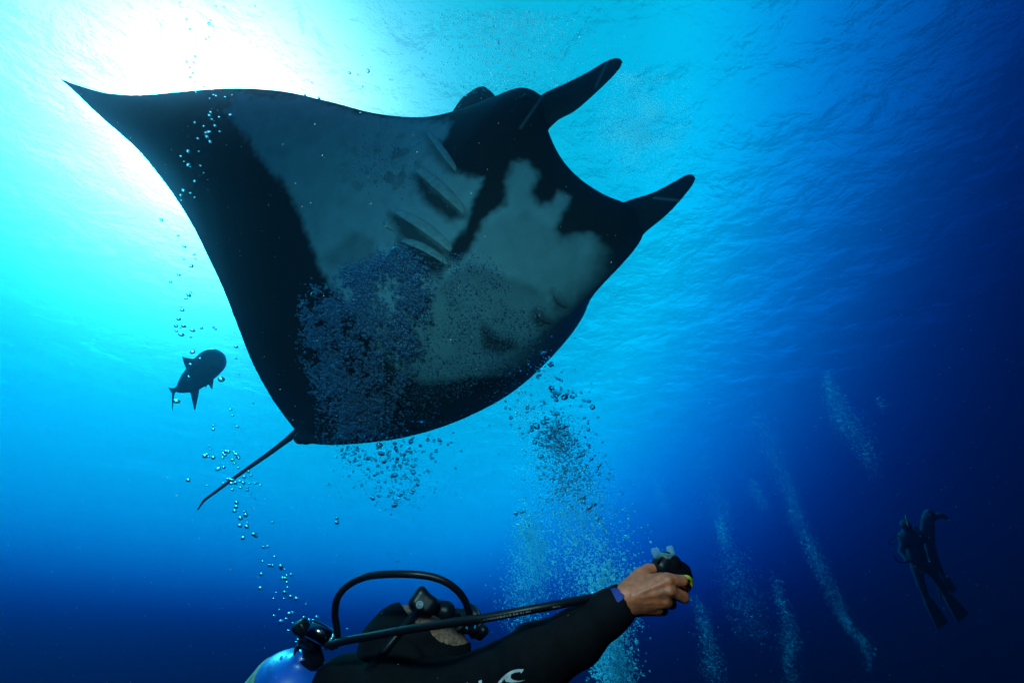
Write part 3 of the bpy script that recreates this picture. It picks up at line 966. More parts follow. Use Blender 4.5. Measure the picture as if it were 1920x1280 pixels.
v, f = lathe([(.024, .0), (.0265, .002), (.026, .006), (.020, .0085), (.0, .009)], rc + ra_ * .022, ra_, 30)
MB().add(v, f).build('purge_cover', principled('matt_black_plastic', (.012, .012, .013), .5), st2)
MB().add(*lathe([(.0085, 0), (.0115, .001), (.0115, .008), (.009, .009), (.009, .013), (.0112, .014), (.0112, .020), (.008, .021)], P(883, 1181, 1.0), (UP + RT * -.05), 8)).build('hose_fitting', CHROME, st2, smooth=False)

# spare second stage in the hand: black housing, yellow cover under the fingers, clear mouthpiece on top
oc = Vector(hp(1150, 520, -.045))
oa = (RT * .30 + UP * -.35 - FW * .89).normalized()                # the cover faces the palm and the camera
def octo_sdf(G):
    o = np.array(oc, np.float32)
    d = cone(G, hp(980, 420, -.045), hp(1260, 555, -.045), .022, .018)
    d = smin(d, cone(G, hp(1120, 370, -.045), hp(1050, 320, -.047), .0185, .0165), .006)
    d = smin(d, cone(G, hp(1255, 430, -.045), hp(1290, 470, -.045), .0125, .014), .004)
    d = smin(d, cone(G, hp(1345, 520, -.042), hp(1350, 560, -.040), .0085, .0105), .004)
    d = smin(d, cone(G, hp(900, 490, -.045), hp(860, 500, -.045), .010, .008), .006)
    d = smin(d, cone(G, hp(1180, 560, -.045), hp(1240, 650, -.040), .022, .018), .01)
    return d
ap = np.array([hp(800, 200, -.1), hp(1450, 750, .0), hp(1450, 200, -.1), hp(800, 750, 0)])
oco2, ofa2 = nets(octo_sdf, ap.min(0) - .01, ap.max(0) + .01, .002)
octo = link('spare_second_stage', oco2, ofa2, RUB, reg)
yc = Vector(hp(1282, 684, -.003))
ya = (RT * .25 + UP * -.25 - FW * .94).normalized()
v, f = lathe([(.0135, -.004), (.0185, -.004), (.0208, -.001), (.0208, .003), (.0180, .0055), (.0145, .0045), (.0135, .0)], yc, ya, 36, squash=.97, ref=RT * .8 + UP * .6)
MB().add(v, f).build('yellow_cover_ring', YEL, octo)
v, f = lathe([(.0138, -.008), (.0138, .0005), (.0, .0015)], yc, ya, 30, squash=.86, ref=RT * .8 + UP * .6)
MB().add(v, f).build('cover_centre', RUB, octo)
m, t, N, K = node_mat('clear_silicone')
out = N('ShaderNodeOutputMaterial'); mixs = N('ShaderNodeMixShader'); tr = N('ShaderNodeBsdfTransparent'); pb = N('ShaderNodeBsdfPrincipled'); lw = N('ShaderNodeLayerWeight')
pb.inputs['Base Color'].default_value = (.30, .62, .60, 1); pb.inputs['Roughness'].default_value = .25
lw.inputs[0].default_value = .45; ma = N('ShaderNodeMath'); ma.operation = 'MULTIPLY_ADD'; ma.inputs[1].default_value = .55; ma.inputs[2].default_value = .18
K(lw.outputs['Facing'], ma.inputs[0]); K(ma.outputs[0], mixs.inputs[0]); K(tr.outputs[0], mixs.inputs[1]); K(pb.outputs[0], mixs.inputs[2]); K(mixs.outputs[0], out.inputs[0])
SILI = m
def mouth_sdf(G):
    d = cone(G, hp(1040, 300, -.048), hp(1040, 265, -.050), .0165, .0155)
    d = smax(d, -cone(G, hp(1040, 280, -.049), hp(1040, 150, -.055), .010, .014), .003)
    d = smin(d, cone(G, hp(900, 270, -.048), hp(850, 180, -.052), .0065, .0060), .006)
    d = smin(d, cone(G, hp(870, 210, -.05), hp(900, 160, -.056), .0055, .004), .004)
    d = smin(d, cone(G, hp(1115, 240, -.05), hp(1105, 140, -.052), .0065, .0055), .006)
    d = smin(d, cone(G, hp(1100, 190, -.05), hp(1060, 140, -.056), .0055, .004), .004)
    return d
ap = np.array([hp(760, 60, -.1), hp(1250, 400, 0), hp(1250, 60, -.1), hp(760, 400, 0)])
qco, qfa = nets(mouth_sdf, ap.min(0) - .01, ap.max(0) + .01, .0017)
mp_ = link('mouthpiece', qco, qfa, SILI, octo)
v, f = tube([Vector(hp(1038 + 138 * math.cos(a), 318 - 34 * math.sin(a) - 25 * math.cos(a) * .8, -.046 + .014 * math.cos(2 * a) * 0 + .017 * math.sin(a - 1.57))) for a in np.linspace(0, 2 * math.pi, 33)], .0022, 8)
MB().add(v, f).build('tie_band', RUB, mp_)

# ------------------------------------------------------------------ two divers far off in the dark
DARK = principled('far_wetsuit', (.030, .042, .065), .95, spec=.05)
GREEN = principled('green_snorkel', (.20, .55, .12), .5)
def fp(u, v, d, r): return (np.array(P(1580 + u / 3.766, 880 + v / 3.766, d), np.float32), .86 * r / 3.766 * d / F)
def far(prims, label, d0, loc, group):
    o = thing('person', label, 'person', loc, group)
    def sdf(G):
        d = None
        for a, b, k in prims:
            c = cone(G, a[0], b[0], a[1], b[1]); d = c if d is None else smin(d, c, k)
        return d
    pp = np.array([q[0] for t3 in prims for q in t3[:2]])
    c_, f2 = nets(sdf, pp.min(0) - .3, pp.max(0) + .3, .022)
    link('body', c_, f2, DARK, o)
    return o
D1 = 10.6; D2 = 11.8
GRP = 'divers far off in the dark water'
p1 = [(fp(440, 385, D1, 36), fp(455, 400, D1, 34), .05), (fp(455, 420, D1, 25), fp(475, 470, D1, 30), .08), (fp(440, 480, D1, 50), fp(545, 470, D1 + .1, 48), .1),
      (fp(490, 490, D1, 72), fp(515, 600, D1, 62), .1), (fp(515, 600, D1, 62), fp(545, 680, D1, 55), .1),
      (fp(520, 690, D1, 38), fp(555, 810, D1, 30), .06), (fp(555, 810, D1, 30), fp(600, 930, D1, 22), .04), (fp(600, 930, D1, 22), fp(625, 960, D1, 18), .04),
      (fp(580, 670, D1, 38), fp(665, 770, D1, 30), .06), (fp(665, 770, D1, 30), fp(735, 890, D1 + .1, 22), .04), (fp(735, 890, D1 + .1, 22), fp(760, 915, D1 + .1, 18), .04),
      (fp(430, 500, D1, 28), fp(415, 580, D1 - .1, 22), .06), (fp(415, 580, D1 - .1, 22), fp(455, 640, D1 - .3, 15), .04), (fp(455, 640, D1 - .3, 14), fp(480, 645, D1 - .35, 14), .03),
      (fp(560, 490, D1 + .1, 28), fp(615, 490, D1 + .1, 20), .06), (fp(505, 420, D1 + .2, 30), fp(540, 600, D1 + .2, 34), .04)]
far1 = far(p1, 'distant diver hanging upright with both fins down, green snorkel at the head', D1, P(1722, 1060, D1), GRP)
def tb(pts, r, name, mat, par): 
    M_ = MB(); M_.add(*tube(pts, r, 8, 16)); return M_.build(name, mat, par)
tb([P(1703, 986, D1 - .1), P(1701, 978, D1 - .1), P(1698, 966, D1 - .1)], .014, 'snorkel', GREEN, far1)
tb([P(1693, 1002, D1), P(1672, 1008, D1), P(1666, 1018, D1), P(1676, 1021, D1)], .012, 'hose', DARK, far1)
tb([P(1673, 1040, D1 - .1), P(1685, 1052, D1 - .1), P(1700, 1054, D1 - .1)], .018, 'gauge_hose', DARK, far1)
def far_fin(a, b, wa, wb, d, par):
    A, B = P(*a, d), P(*b, d + .1); s = (B - A).normalized().cross(FW).normalized(); v = []
    for i in range(6):
        t_ = i / 5; c = A.lerp(B, t_); w_ = (wa + (wb - wa) * t_) * d / F; h = .03 * (1 - t_) + .006
        v += [c - s * w_ - FW * h, c + s * w_ - FW * h, c + s * w_ + FW * h, c - s * w_ + FW * h]
    f = [(i * 4 + k, i * 4 + (k + 1) % 4, i * 4 + 4 + (k + 1) % 4, i * 4 + 4 + k) for i in range(5) for k in range(4)] + [(0, 1, 2, 3), (20, 21, 22, 23)]
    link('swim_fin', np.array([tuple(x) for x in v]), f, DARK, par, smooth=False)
far_fin((1738, 1122), (1768, 1172), 7, 13, D1, far1)
far_fin((1774, 1114), (1806, 1158), 7, 14, D1 + .1, far1)
p2 = [(fp(612, 305, D2, 32), fp(605, 325, D2, 30), .05), (fp(605, 345, D2, 40), fp(600, 460, D2, 46), .1), (fp(620, 345, D2, 26), fp(690, 320, D2, 20), .05), (fp(690, 320, D2, 20), fp(740, 345, D2, 14), .04),
      (fp(580, 360, D2, 26), fp(570, 430, D2, 20), .05), (fp(600, 470, D2, 40), fp(620, 560, D2 + .2, 34), .08), (fp(612, 560, D2 + .2, 28), fp(640, 680, D2 + .5, 22), .05), (fp(640, 680, D2 + .5, 22), fp(680, 790, D2 + .8, 16), .04),
      (fp(630, 560, D2 + .2, 28), fp(672, 670, D2 + .5, 20), .05), (fp(672, 670, D2 + .5, 20), fp(720, 770, D2 + .9, 16), .04)]
far2 = far(p2, 'fainter distant diver with bent arm, behind the shoulder of the one with the snorkel', D2, P(1742, 990, D2), GRP)
far_fin((1760, 1088), (1772, 1118), 6, 10, D2 + .8, far2)
far_fin((1771, 1082), (1786, 1110), 6, 10, D2 + .9, far2)

# ------------------------------------------------------------------ bubbles
m, t, N, K = node_mat('air_bubble')
out = N('ShaderNodeOutputMaterial'); g = N('ShaderNodeBsdfGlass'); g.inputs['IOR'].default_value = 1 / 1.33; g.inputs['Roughness'].default_value = 0
K(g.outputs[0], out.inputs[0])
AIR = m
def froth(name, amount, rough, col, mattness=.7, rim=.45):
    """Small bubbles: part mirror, part see-through."""
    m, t, N, K = node_mat(name)
    out = N('ShaderNodeOutputMaterial'); mixs = N('ShaderNodeMixShader'); tr = N('ShaderNodeBsdfTransparent'); gl = N('ShaderNodeBsdfGlossy'); df = N('ShaderNodeBsdfDiffuse'); tl = N('ShaderNodeBsdfTranslucent')
    m1 = N('ShaderNodeMixShader'); m2 = N('ShaderNodeMixShader'); m1.inputs[0].default_value = .75; m2.inputs[0].default_value = mattness
    gl.inputs['Roughness'].default_value = rough; gl.inputs['Color'].default_value = (*col, 1); df.inputs[0].default_value = (*col, 1); tl.inputs[0].default_value = (*col, 1)
    K(df.outputs[0], m1.inputs[1]); K(tl.outputs[0], m1.inputs[2]); K(gl.outputs[0], m2.inputs[1]); K(m1.outputs[0], m2.inputs[2])
    lw = N('ShaderNodeLayerWeight'); lw.inputs[0].default_value = .5; ma = N('ShaderNodeMath'); ma.operation = 'MULTIPLY_ADD'
    ma.inputs[1].default_value = amount * 1.0; ma.inputs[2].default_value = amount * rim
    K(lw.outputs['Facing'], ma.inputs[0]); K(ma.outputs[0], mixs.inputs[0])
    K(tr.outputs[0], mixs.inputs[1]); K(m2.outputs[0], mixs.inputs[2]); K(mixs.outputs[0], out.inputs[0])
    return m
FROTH = froth('froth_bubbles', .85, .3, (.66, .88, 1.0), .8, .6)
FAINT = froth('distant_bubbles', .10, .3, (.45, .72, .95))
DOTS = froth('distant_bubble_dots', .35, .3, (.5, .75, .95))

i3v, i3f = ico(3); i2v, i2f = ico(2); i1v, i1f = ico(1)
BUB = []
for k in range(5):
    v = i3v.copy()
    nz_ = np.array([noise.noise(Vector(q) * 1.1 + Vector((k * 7, 0, 0))) for q in v]) * (0, .08, .18, .35, .5)[k]
    v = v * (1 + nz_)[:, None]
    v[:, 2] *= (.92, .78, .68, .62, .5)[k]; v[:, 1] *= (1, .95, .85, .8, .6)[k]
    me = bpy.data.meshes.new('bubble'); me.from_pydata(v.tolist(), [], i3f.tolist()); me.shade_smooth(); me.materials.append(AIR)
    BUB.append(me)
rb = random.Random(21)
def bubble(x, y, d, rpx, label, group, kinds=(0, 1, 1, 2)):
    o = bpy.data.objects.new('bubble', BUB[rb.choice(kinds)]); C.objects.link(o)
    o.location = P(x, y, d)
    s = rpx * d / F * .8
    o.scale = (s * rb.uniform(.9, 1.15), s * rb.uniform(.9, 1.1), s * rb.uniform(.85, 1.05))
    o.rotation_euler = (rb.uniform(-.5, .5), rb.uniform(-.5, .5), rb.uniform(0, 6.28))
    tag(o, label, 'bubble', group)

SPILL = []
def strings(pts, d, label, group, size=(2.2, 3.6), kinds=(0, 1, 1, 2), top=None):
    if top:
        pts = sorted(pts, key=lambda q: -q[2]); SPILL.extend((q, d) for q in pts[top:]); pts = pts[:top]
    for q in pts:
        r = q[2] if len(q) > 2 else rb.uniform(*size)
        bubble(q[0], q[1], d + rb.uniform(-.12, .12), r, label, group, kinds)

strings([(337, 5), (405, 12), (420, 14), (478, 12), (395, 38), (392, 45, 4), (399, 50), (356, 55), (350, 37), (392, 70), (386, 74), (394, 85), (363, 117), (356, 127), (362, 137), (357, 145, 3.2), (366, 106), (366, 154), (350, 116), (382, 163)],
        2.2, 'tiny bubble rising into the bright water above the pointed left wing', 'bubbles above the left wing', (1.8, 3))
strings([(655, 137, 4), (690, 133, 4.5), (680, 162), (585, 155), (598, 184, 3.4), (572, 178), (671, 140), (676, 212)], 2.2, 'tiny bubble against the glow over the front edge of the ray', 'bubbles over the front edge of the ray', (1.8, 3))
strings([(367, 173, 3.4), (400, 178), (405, 180, 3), (393, 185), (422, 182), (435, 178), (395, 211, 3.5), (393, 217, 4.5), (432, 216, 4.5), (397, 224), (411, 220), (365, 230, 3), (403, 236, 3.6), (382, 237), (386, 249, 3), (392, 248, 5), (388, 257, 5), (412, 247, 3), (394, 266, 4), (371, 260, 3), (353, 284, 4.5), (339, 293, 3.2), (345, 303), (353, 309, 4), (357, 313), (373, 284), (376, 311), (382, 324), (365, 340, 3.5), (344, 357, 4.2), (339, 366, 4), (357, 362, 3), (365, 370, 2.6), (340, 376, 2.6)],
        2.0, 'bright little bubble in front of the dark left wing of the ray', 'bubbles in front of the left wing', (2, 3.2))
strings([(303, 412, 5), (334, 442, 3.6), (346, 462, 4), (364, 477, 3.6), (345, 486, 3.4), (367, 485), (359, 499, 5), (335, 515, 5), (320, 528, 4), (358, 547, 3), (354, 553, 5.5), (349, 559, 3.5), (340, 575, 3), (342, 581, 4), (335, 598, 5), (330, 611, 4.5), (344, 611, 5.5), (331, 620, 4), (361, 619, 5), (340, 627, 6), (378, 615, 3.5), (338, 614), (358, 632, 3), (400, 613), (404, 617)],
        1.9, 'dark rimmed bubble in the pale water between the fish and the left wing', 'bubbles above the fish', (2, 3), (0, 1, 2, 2, 3))
strings([(361, 660, 5), (415, 711, 7), (331, 752, 7), (443, 650, 4.2), (357, 683, 4), (375, 672, 3), (354, 706, 3.5), (443, 672), (433, 767, 3), (436, 779, 3), (400, 798, 3), (400, 805, 3.5), (445, 800, 3.5), (475, 756), (448, 701)],
        1.9, 'bubble near the fish, round with a bright cap', 'bubbles round the fish', (2, 3), (0, 0, 1))
strings([(384, 855, 5), (388, 852, 4), (391, 856, 3.5), (400, 858, 4.5), (419, 850, 4), (424, 846, 4.5), (428, 847, 4.5), (422, 853, 4), (418, 858, 3.2), (439, 847, 3.5), (441, 851, 4), (444, 852, 4), (446, 856, 4.5), (448, 859, 3.5), (436, 862, 3.6), (440, 868), (409, 879, 5.5), (420, 876, 4), (353, 900, 4.6), (388, 910, 2.5), (447, 877, 3), (392, 836, 2), (395, 843, 2)],
        1.8, 'silvery bubble in the clusters beside the tail of the ray', 'bubbles beside the tail', (2, 3), (0, 1, 1))
strings([(427, 898, 4), (431, 898, 4), (435, 900, 4.5), (438, 900, 4.5), (434, 906, 4.5), (438, 905, 4), (442, 905, 4), (436, 918, 4), (450, 902, 3.6), (457, 905, 4.2), (468, 906, 3.6), (451, 914, 3.6), (464, 914, 3), (464, 919, 3.4), (479, 906, 3), (471, 891, 3), (458, 894, 4), (466, 884, 3.5), (419, 906, 3), (484, 905), (488, 909), (470, 925), (478, 934), (497, 936)],
        1.75, 'silvery bubble in front of the thin tail of the ray', 'bubbles crossing the tail', (2, 3), (0, 1, 1))
strings([(444, 942, 4.5), (443, 950, 4.5), (440, 958, 4.5), (459, 959, 4), (461, 965, 5.5), (451, 971, 5.5), (450, 985, 5), (463, 987, 5), (456, 1008, 4.4), (476, 1001, 5), (480, 1004, 4.5), (494, 1025, 4), (502, 1024, 3.5), (493, 1052, 3.5), (515, 1043, 3.5), (506, 1059, 4.5), (511, 1060, 4), (527, 1061, 5.5), (527, 1065, 4), (535, 1068, 3), (490, 1076, 4), (530, 1083, 4), (535, 1084, 4), (546, 1077, 3.8), (538, 1078, 3), (539, 1091, 4), (539, 1101, 3.6), (488, 1102, 5), (534, 1110, 4.5), (545, 1118, 4.5), (556, 1122, 5), (533, 1122, 3.5), (513, 1122, 3), (518, 1111, 3), (574, 1133, 3), (511, 979, 3.2), (556, 995, 2)],
        1.6, 'round silvery bubble in the loose string between the tail of the ray and the tank', 'bubbles between tail and tank', (2, 3), (0, 0, 1))
strings([(524, 1143, 3.5), (543, 1150, 6), (549, 1148, 4), (537, 1160, 4), (527, 1165, 5.5), (514, 1154, 3.5), (570, 1157, 4), (580, 1161, 4), (587, 1162, 4), (594, 1157, 5), (549, 1168, 3.5), (541, 1182, 4), (553, 1187, 4), (560, 1199, 5), (555, 1203, 3), (609, 1215, 3.5), (602, 1211, 3), (651, 1179, 3)],
        1.25, 'sparkling bubble close round the valve knob of the blue tank', 'bubbles round the tank valve', (2, 3), (0, 1, 1))
strings([(632, 971, 4), (632, 979, 5), (612, 1001, 2.6), (740, 946, 7), (728, 1037, 2.5), (746, 1051, 3), (733, 964, 3), (747, 960, 2)], 1.8, 'lone bubble in the open blue water below the ray', 'lone bubbles under the ray', (2, 3), (0, 1))
BL = 'dark ragged bubble spilling out under the rear edge of the ray'
pts = [(711, 835, 9), (708, 840, 6), (740, 831, 6), (770, 828, 8), (773, 822, 4), (742, 841, 6), (745, 846, 4), (715, 850, 8), (788, 835, 5), (752, 836, 3.5), (824, 825, 7), (814, 826, 3), (802, 824, 4), (850, 811, 2.6), (840, 833, 4), (826, 832, 3), (846, 829, 3.5), (865, 845, 3.5), (818, 845, 4), (810, 859, 5.5), (808, 852, 4), (792, 847, 4), (780, 861, 4), (690, 859, 6), (697, 862, 4), (704, 862, 5), (720, 866, 7), (724, 863, 4), (775, 873, 8), (750, 873, 6), (740, 875, 5), (745, 860, 7), (729, 857, 5), (727, 851, 4), (729, 846, 4), (758, 852, 7), (752, 853, 4), (763, 846, 5), (770, 847, 5), (768, 840, 5), (758, 861, 5), (765, 861, 4), (744, 865, 5), (762, 870, 5), (690, 879, 5), (673, 872, 5), (647, 850, 4), (645, 857, 4), (641, 843, 4), (650, 842, 3.5), (652, 838, 4), (669, 841, 5), (672, 843, 4), (685, 852, 4), (666, 850, 4), (666, 859, 3), (657, 866, 3), (708, 873, 5), (703, 890, 6), (708, 887, 4), (692, 894, 4), (717, 885, 4), (710, 902, 4), (740, 891, 8), (734, 892, 5), (741, 898, 4), (775, 885, 5), (780, 898, 5), (783, 908, 6), (777, 911, 4), (775, 919, 6), (772, 923, 5), (733, 921, 5), (730, 928, 6), (711, 930, 6), (699, 933, 5), (678, 909, 4), (748, 928, 5), (754, 924, 5), (760, 931, 5), (737, 933, 4), (742, 937, 5), (766, 935, 4), (755, 892, 3), (722, 903, 3), (759, 888, 3), (787, 890, 3), (738, 880, 4)]
strings(pts, 2.5, BL, 'bubbles under the rear edge', (2.5, 4), (2, 3, 3, 4, 4), 32)
BL = 'dark ragged bubble in the trail beside the right rear edge of the ray'
rb2 = random.Random(8)
pts = [(1032, 685, 8), (1034, 682, 5), (1012, 703, 6), (1008, 707, 4), (1046, 710, 6), (1052, 713, 4), (1034, 727, 8), (1038, 733, 9), (1043, 740, 10), (1049, 737, 7), (1058, 745, 9), (1064, 738, 6), (1036, 744, 6), (1043, 750, 6), (1052, 728, 4), (1073, 744, 6), (1020, 753, 4), (1021, 756, 4), (1074, 735, 4), (1090, 736, 4), (1104, 752, 6), (1095, 751, 4), (1089, 761, 5), (1111, 763, 5), (1038, 776, 7), (1044, 775, 6), (1025, 784, 8), (1019, 792, 8), (1006, 799, 9), (998, 800, 6), (997, 806, 4), (991, 810, 4), (1053, 800, 10), (1060, 798, 7), (1044, 806, 6), (1037, 808, 5), (1056, 815, 7), (1022, 810, 6), (1015, 809, 4), (1010, 815, 5), (1008, 819, 4), (1003, 829, 5), (1014, 833, 5), (1023, 836, 5), (1068, 824, 6), (1080, 824, 6), (1075, 831, 5), (1062, 814, 4), (1096, 783, 6), (1102, 793, 3), (1103, 805, 4), (1097, 819, 4), (1103, 833, 4), (1095, 843, 5), (1092, 853, 7), (1085, 855, 4), (1109, 860, 5), (1123, 872, 6), (1121, 878, 4), (1118, 884, 3.5), (1123, 888, 4), (1085, 892, 5), (1016, 855, 4), (948, 765, 4.5), (956, 766, 4), (958, 783, 4), (980, 813, 4), (973, 737, 3), (985, 735, 3), (948, 752, 3), (989, 765, 4), (958, 796, 2.5), (974, 803, 2.5), (1093, 931, 6), (1113, 944, 9), (1103, 952, 10), (1107, 949, 5), (1120, 973, 6), (1116, 965, 3), (968, 961, 6), (978, 959, 5), (984, 958, 4), (992, 984, 4)]
strings(pts, 2.3, BL, 'bubbles beside the right rear edge', (2.5, 4), (2, 3, 3, 4, 4), 30)


def cloud(name, label, pos, rad, mat, mesh, ragged=.0, cat='bubbles'):
    """Uncountable small bubbles as one object."""
    bv, bf = mesh
    n_ = len(pos); k = len(bv)
    pos = np.array(pos); rad = np.array(rad)
    A = rng.normal(size=(n_, 3, 3)); 
    Q, _ = np.linalg.qr(A)
    sc = rng.uniform(1 - ragged, 1 + ragged, (n_, 1, 3))
    v = (bv[None] * (sc * rad[:, None, None])) @ Q + pos[:, None, :]
    f = (bf[None] + (np.arange(n_) * k)[:, None, None]).reshape(-1, 3)
    o = link(name, v.reshape(-1, 3), f, mat, recalc=False)
    return tag(o, label, cat, kind='stuff')


def plume(path, count, rpx, jit=1.0):
    """Points along a rising path of (x, y, depth, half width in photo pixels)."""
    q = catmull(path, 200); count = int(count * 1.9); seg = rng.integers(0, 200, count * 2)
    wt = np.array([noise.noise(Vector((s * .09, 3.3, len(path)))) for s in range(200)]) * .5 + .62
    wt = wt * np.sin(np.pi * (np.arange(200) + 1) / 201) ** .7
    seg = seg[rng.random(len(seg)) < wt[seg]][:count]
    pos = []; rad = []
    for s in seg:
        x, y, d, h = q[s]
        off = rng.normal(0, .55, 2)
        dd = d + rng.normal(0, h * d / F * .6)
        pos.append(P(x + off[0] * h * jit, y + off[1] * h, dd)); rad.append(.68 * rpx * d / F * math.exp(rng.normal(0, .4)))
    return pos, rad

def cl_plume(name, label, specs, mat, mesh, ragged=.2):
    pos = []; rad = []
    for path, c, r in specs:
        a, b = plume(path, c, r); pos += a; rad += b
    o = cloud(name, label, pos, rad, mat, mesh, ragged)
    if mat is FAINT:                                               # some larger bubbles stand out in the haze of small ones
        o.data.materials.append(DOTS)
        k = len(mesh[1]); mi = np.zeros(len(o.data.polygons), np.int32)
        pick = rng.random(len(pos)) < .055
        mi[:] = np.repeat(pick, k)[:len(mi)]
        o.data.polygons.foreach_set('material_index', mi)
    return o

I1 = (i1v, i1f); I2 = (i2v, i2f)
cl_plume('bubble_plume', 'bright turquoise column of fine bubbles rising past the outstretched forearm',
         [([(1165, 1330, 2.6, 34), (1150, 1260, 2.6, 38), (1140, 1190, 2.6, 42), (1130, 1120, 2.6, 70), (1105, 1040, 2.6, 78), (1085, 950, 2.6, 70), (1065, 880, 2.6, 52), (1048, 820, 2.6, 34), (1040, 795, 2.6, 20)], 5600, 1.45),
          ([(1165, 1300, 2.6, 30), (1150, 1240, 2.6, 34), (1135, 1190, 2.6, 30)], 900, 1.9),
          ([(1150, 1120, 2.3, 40), (1138, 1090, 2.3, 34), (1130, 1082, 2.3, 24)], 90, 3.6)], FROTH, I1)
cl_plume('bubble_plume', 'paler teal plume of fine bubbles rising left of the bright column',
         [([(975, 1180, 3.4, 34), (985, 1110, 3.4, 46), (1003, 1050, 3.4, 40), (992, 1000, 3.4, 26), (984, 950, 3.4, 22)], 2600, 1.05),
          ([(1010, 960, 3.6, 40), (1000, 860, 3.6, 34), (985, 780, 3.6, 28), (975, 740, 3.6, 18)], 900, .9)], FROTH, I1)
cl_plume('bubble_plume', 'faint bubble trail rising just right of the hand', [([(1345, 1300, 4.6, 22), (1335, 1240, 4.6, 20), (1320, 1170, 4.6, 13), (1300, 1110, 4.6, 12)], 900, 1.0)], FAINT, I1)
cl_plume('bubble_plume', 'broad pale bubble trail in the middle distance right of the hand',
         [([(1420, 1200, 5.4, 24), (1395, 1130, 5.4, 40), (1375, 1070, 5.4, 34), (1355, 1000, 5.4, 10), (1350, 960, 5.4, 26), (1340, 905, 5.4, 16)], 2600, .9), ([(1330, 900, 5.4, 18), (1315, 845, 5.4, 16)], 160, .9)], FAINT, I1)
cl_plume('bubble_plume', 'short bubble trail low between the two long ones on the right',
         [([(1490, 1300, 5.8, 20), (1478, 1240, 5.8, 14), (1482, 1190, 5.8, 20), (1465, 1130, 5.8, 12), (1450, 1075, 5.8, 9)], 900, .95)], FAINT, I1)
cl_plume('bubble_plume', 'longest bubble trail, slanting up left from the lower right corner',
         [([(1632, 1260, 6.2, 8), (1622, 1210, 6.2, 12), (1590, 1170, 6.2, 10), (1560, 1110, 6.2, 16), (1530, 1050, 6.2, 14), (1500, 985, 6.2, 18), (1480, 925, 6.2, 16), (1455, 860, 6.2, 22), (1425, 800, 6.2, 20), (1400, 770, 6.2, 16)], 2600, .9)], FAINT, I1)
cl_plume('bubble_plume', 'separate bubble trail high on the right against dark blue water',
         [([(1642, 890, 6.6, 14), (1615, 830, 6.6, 26), (1580, 785, 6.6, 28), (1560, 740, 6.6, 18), (1548, 695, 6.6, 7)], 1700, .85), ([(1660, 770, 6.6, 14), (1643, 745, 6.6, 8)], 40, 1.1)], FAINT, I1)
cl_plume('bubble_plume', 'two dim bubble wisps above the hand', [([(1255, 975, 5.6, 16), (1240, 930, 5.6, 14), (1230, 900, 5.6, 8)], 380, .8), ([(1440, 965, 6.4, 20), (1420, 930, 6.4, 14), (1410, 895, 6.4, 8)], 380, .8)], FAINT, I1)
# froth drifting up to the surface by the head of the ray
pos = []; rad = []
for k in range(3000):
    x = rng.normal(955, 62); y = 20 + abs(rng.normal(60, 70)); d = rng.uniform(4.6, 5.6)
    if y > 205: continue
    pos.append(P(x, y, d)); rad.append(.9 * d / F * math.exp(rng.normal(0, .4)))
cloud('bubble_cloud', 'fine sparkling bubbles near the surface above the head of the ray', pos, rad, FROTH, I1)
pos = []; rad = []
for k in range(40000):
    x = rng.uniform(1060, 1300); y = rng.uniform(110, 350)
    q = math.exp(-(((x - 1205) / 62) ** 2 + ((y - 245) / 62) ** 2)) + .5 * math.exp(-(((x - 1200) / 45) ** 2 + ((y - 148) / 14) ** 2))
    q *= .35 + 1.3 * max(0, noise.noise((x * .022, y * .022, 5)) + .25)
    if rng.random() < q:
        d = (6.75 + rng.uniform(-.25, .1)) / P(x, y, 1).z
        pos.append(P(x, y, d)); rad.append(.6 * d / F)
cloud('foam_patch', 'whitish patch of foam at the surface between the two head fins', pos, rad, froth('surface_foam', .8, .3, (.8, .93, 1.0), .9, .6), I1, cat='foam')

# the big burst of bubbles under the belly
BURST = froth('burst_bubbles', .95, .18, (.70, .82, 1.0), .6, .28)
DENSE = [(740, 452), (772, 468), (800, 500), (812, 540), (806, 600), (795, 660), (770, 700), (752, 740), (738, 790), (728, 828), (640, 828), (612, 780), (590, 730), (572, 690), (553, 620), (562, 560), (586, 535), (612, 545), (634, 540), (640, 500), (690, 485), (712, 470)]
WIDE = [(790, 480), (850, 470), (930, 500), (990, 555), (1010, 600), (1030, 660), (990, 715), (930, 745), (860, 770), (760, 800), (740, 720), (800, 640)]
pos = []; rad = []; big = []
lo = np.array(DENSE).min(0); hi = np.array(DENSE).max(0)
cand = rng.uniform(lo, hi, (36000, 2)); dsd = poly_sd(cand + rng.normal(0, 8, cand.shape), DENSE)
for (x, y), s_ in zip(cand, dsd):
    if s_ > 0: continue
    nse = noise.noise((x * .028, y * .028, 1.7)) + .55 * noise.noise((x * .075, y * .075, 8.1))
    low = max(0, (y - 690) / 140)
    edge = min(1.0, -s_ / 22)
    if rng.random() > (.62 + 1.0 * nse) * (.35 + .65 * edge) * (1 - .45 * low): continue
    h = on_ray(x, y)
    if h is None: continue
    d = h.dot(FW) - .05 - .30 * rng.random() ** 1.3
    pos.append(P(x, y, d)); rad.append((1.1 + 2.3 * rng.random() ** 2.5) * d / F)
cloud('bubble_burst', 'thick bluish burst of exhaled bubbles against the belly of the ray', pos, rad, BURST, I1, .3)
pos = []; rad = []
lo = np.array(WIDE).min(0); hi = np.array(WIDE).max(0)
cand = rng.uniform(lo, hi, (8000, 2)); dsd = poly_sd(cand + rng.normal(0, 14, cand.shape), WIDE)
for (x, y), s_ in zip(cand, dsd):
    if s_ > 0: continue
    if noise.noise((x * .02, y * .02, 4.4)) < -.15 + rng.normal(0, .2): continue
    h = on_ray(x, y)
    if h is None: continue
    d = h.dot(FW) - .04 - .2 * rng.random()
    pos.append(P(x, y, d)); rad.append((.7 + 1.3 * rng.random() ** 3) * d / F)
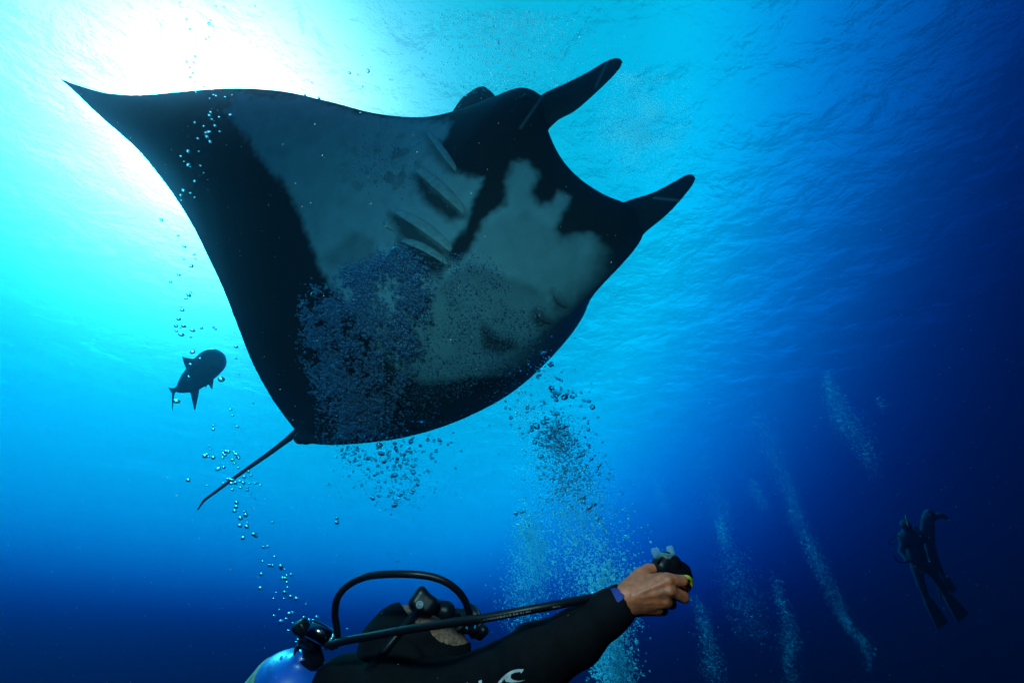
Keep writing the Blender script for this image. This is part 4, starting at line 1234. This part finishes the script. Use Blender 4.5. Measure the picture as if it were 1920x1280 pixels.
cand = rng.uniform((590, 700), (760, 832), (1500, 2))
for x, y in cand:
    h = on_ray(x, y)
    if h is None: continue
    d = h.dot(FW) - .04 - .3 * rng.random()
    pos.append(P(x, y, d)); rad.append((.8 + 1.6 * rng.random() ** 3) * d / F)
cand = rng.normal((715, 300), (40, 32), (420, 2))
for x, y in cand:
    h = on_ray(x, y)
    if h is None: continue
    d = h.dot(FW) - .03 - .1 * rng.random(); pos.append(P(x, y, d)); rad.append((.7 + .8 * rng.random()) * d / F)
cloud('bubble_scatter', 'thin scatter of small bubbles spread over the belly and rear edge of the ray', pos, rad, BURST, I1, .3)
# small dark ones in the spill under the ray and beside it
pos = [P(q[0], q[1], d_) for q, d_ in SPILL]; rad = [q[2] * .85 * d_ / F for q, d_ in SPILL]
for (cx, cy, sx, sy, c) in ((725, 865, 45, 35, 260), (745, 915, 38, 20, 80), (660, 850, 24, 18, 80), (1030, 740, 42, 40, 40), (1045, 800, 58, 46, 40), (1000, 780, 38, 45, 35), (1100, 850, 18, 40, 35), (1015, 690, 18, 14, 30)):
    for k in range(c):
        x, y = rng.normal(cx, sx), rng.normal(cy, sy); d = rng.uniform(2.2, 2.7)
        pos.append(P(x, y, d)); rad.append((.9 + 1.5 * rng.random() ** 2) * d / F)
cloud('bubble_scatter', 'small dark bubbles scattered below and beside the rear edge of the ray', pos, rad, AIR, I1, .45)
BL = 'large blue bubble cap standing out against the dark belly of the ray'
strings([(588, 552, 8), (594, 548, 6), (612, 540, 5), (568, 570, 5), (574, 578, 4), (745, 748, 7), (756, 756, 10), (766, 756, 8), (777, 760, 5), (763, 770, 5), (766, 777, 5), (771, 788, 6), (790, 790, 8), (762, 806, 5), (712, 808, 5), (1017, 661, 7), (1022, 660, 4), (975, 694, 4), (990, 682, 4), (1010, 695, 5), (740, 470, 9), (755, 478, 8), (727, 480, 7), (705, 812, 4), (878, 702, 4), (818, 762, 4), (877, 766, 3), (955, 700, 3.5)], 2.85, BL, 'bubble caps on the belly', (4, 7), (2, 3, 3))
# specks of plankton lit by the strobe
pos = []; rad = []
for k in range(1500):
    d = rng.uniform(.7, 3.0); x, y = rng.uniform(0, 1920), rng.uniform(0, 1280)
    pos.append(P(x, y, d)); rad.append(rng.uniform(.35, .75) * d / F)
cloud('plankton', 'tiny pale specks of plankton drifting in the water', pos, rad, principled('plankton', (.5, .55, .55), .8), I1, .4, cat='plankton')
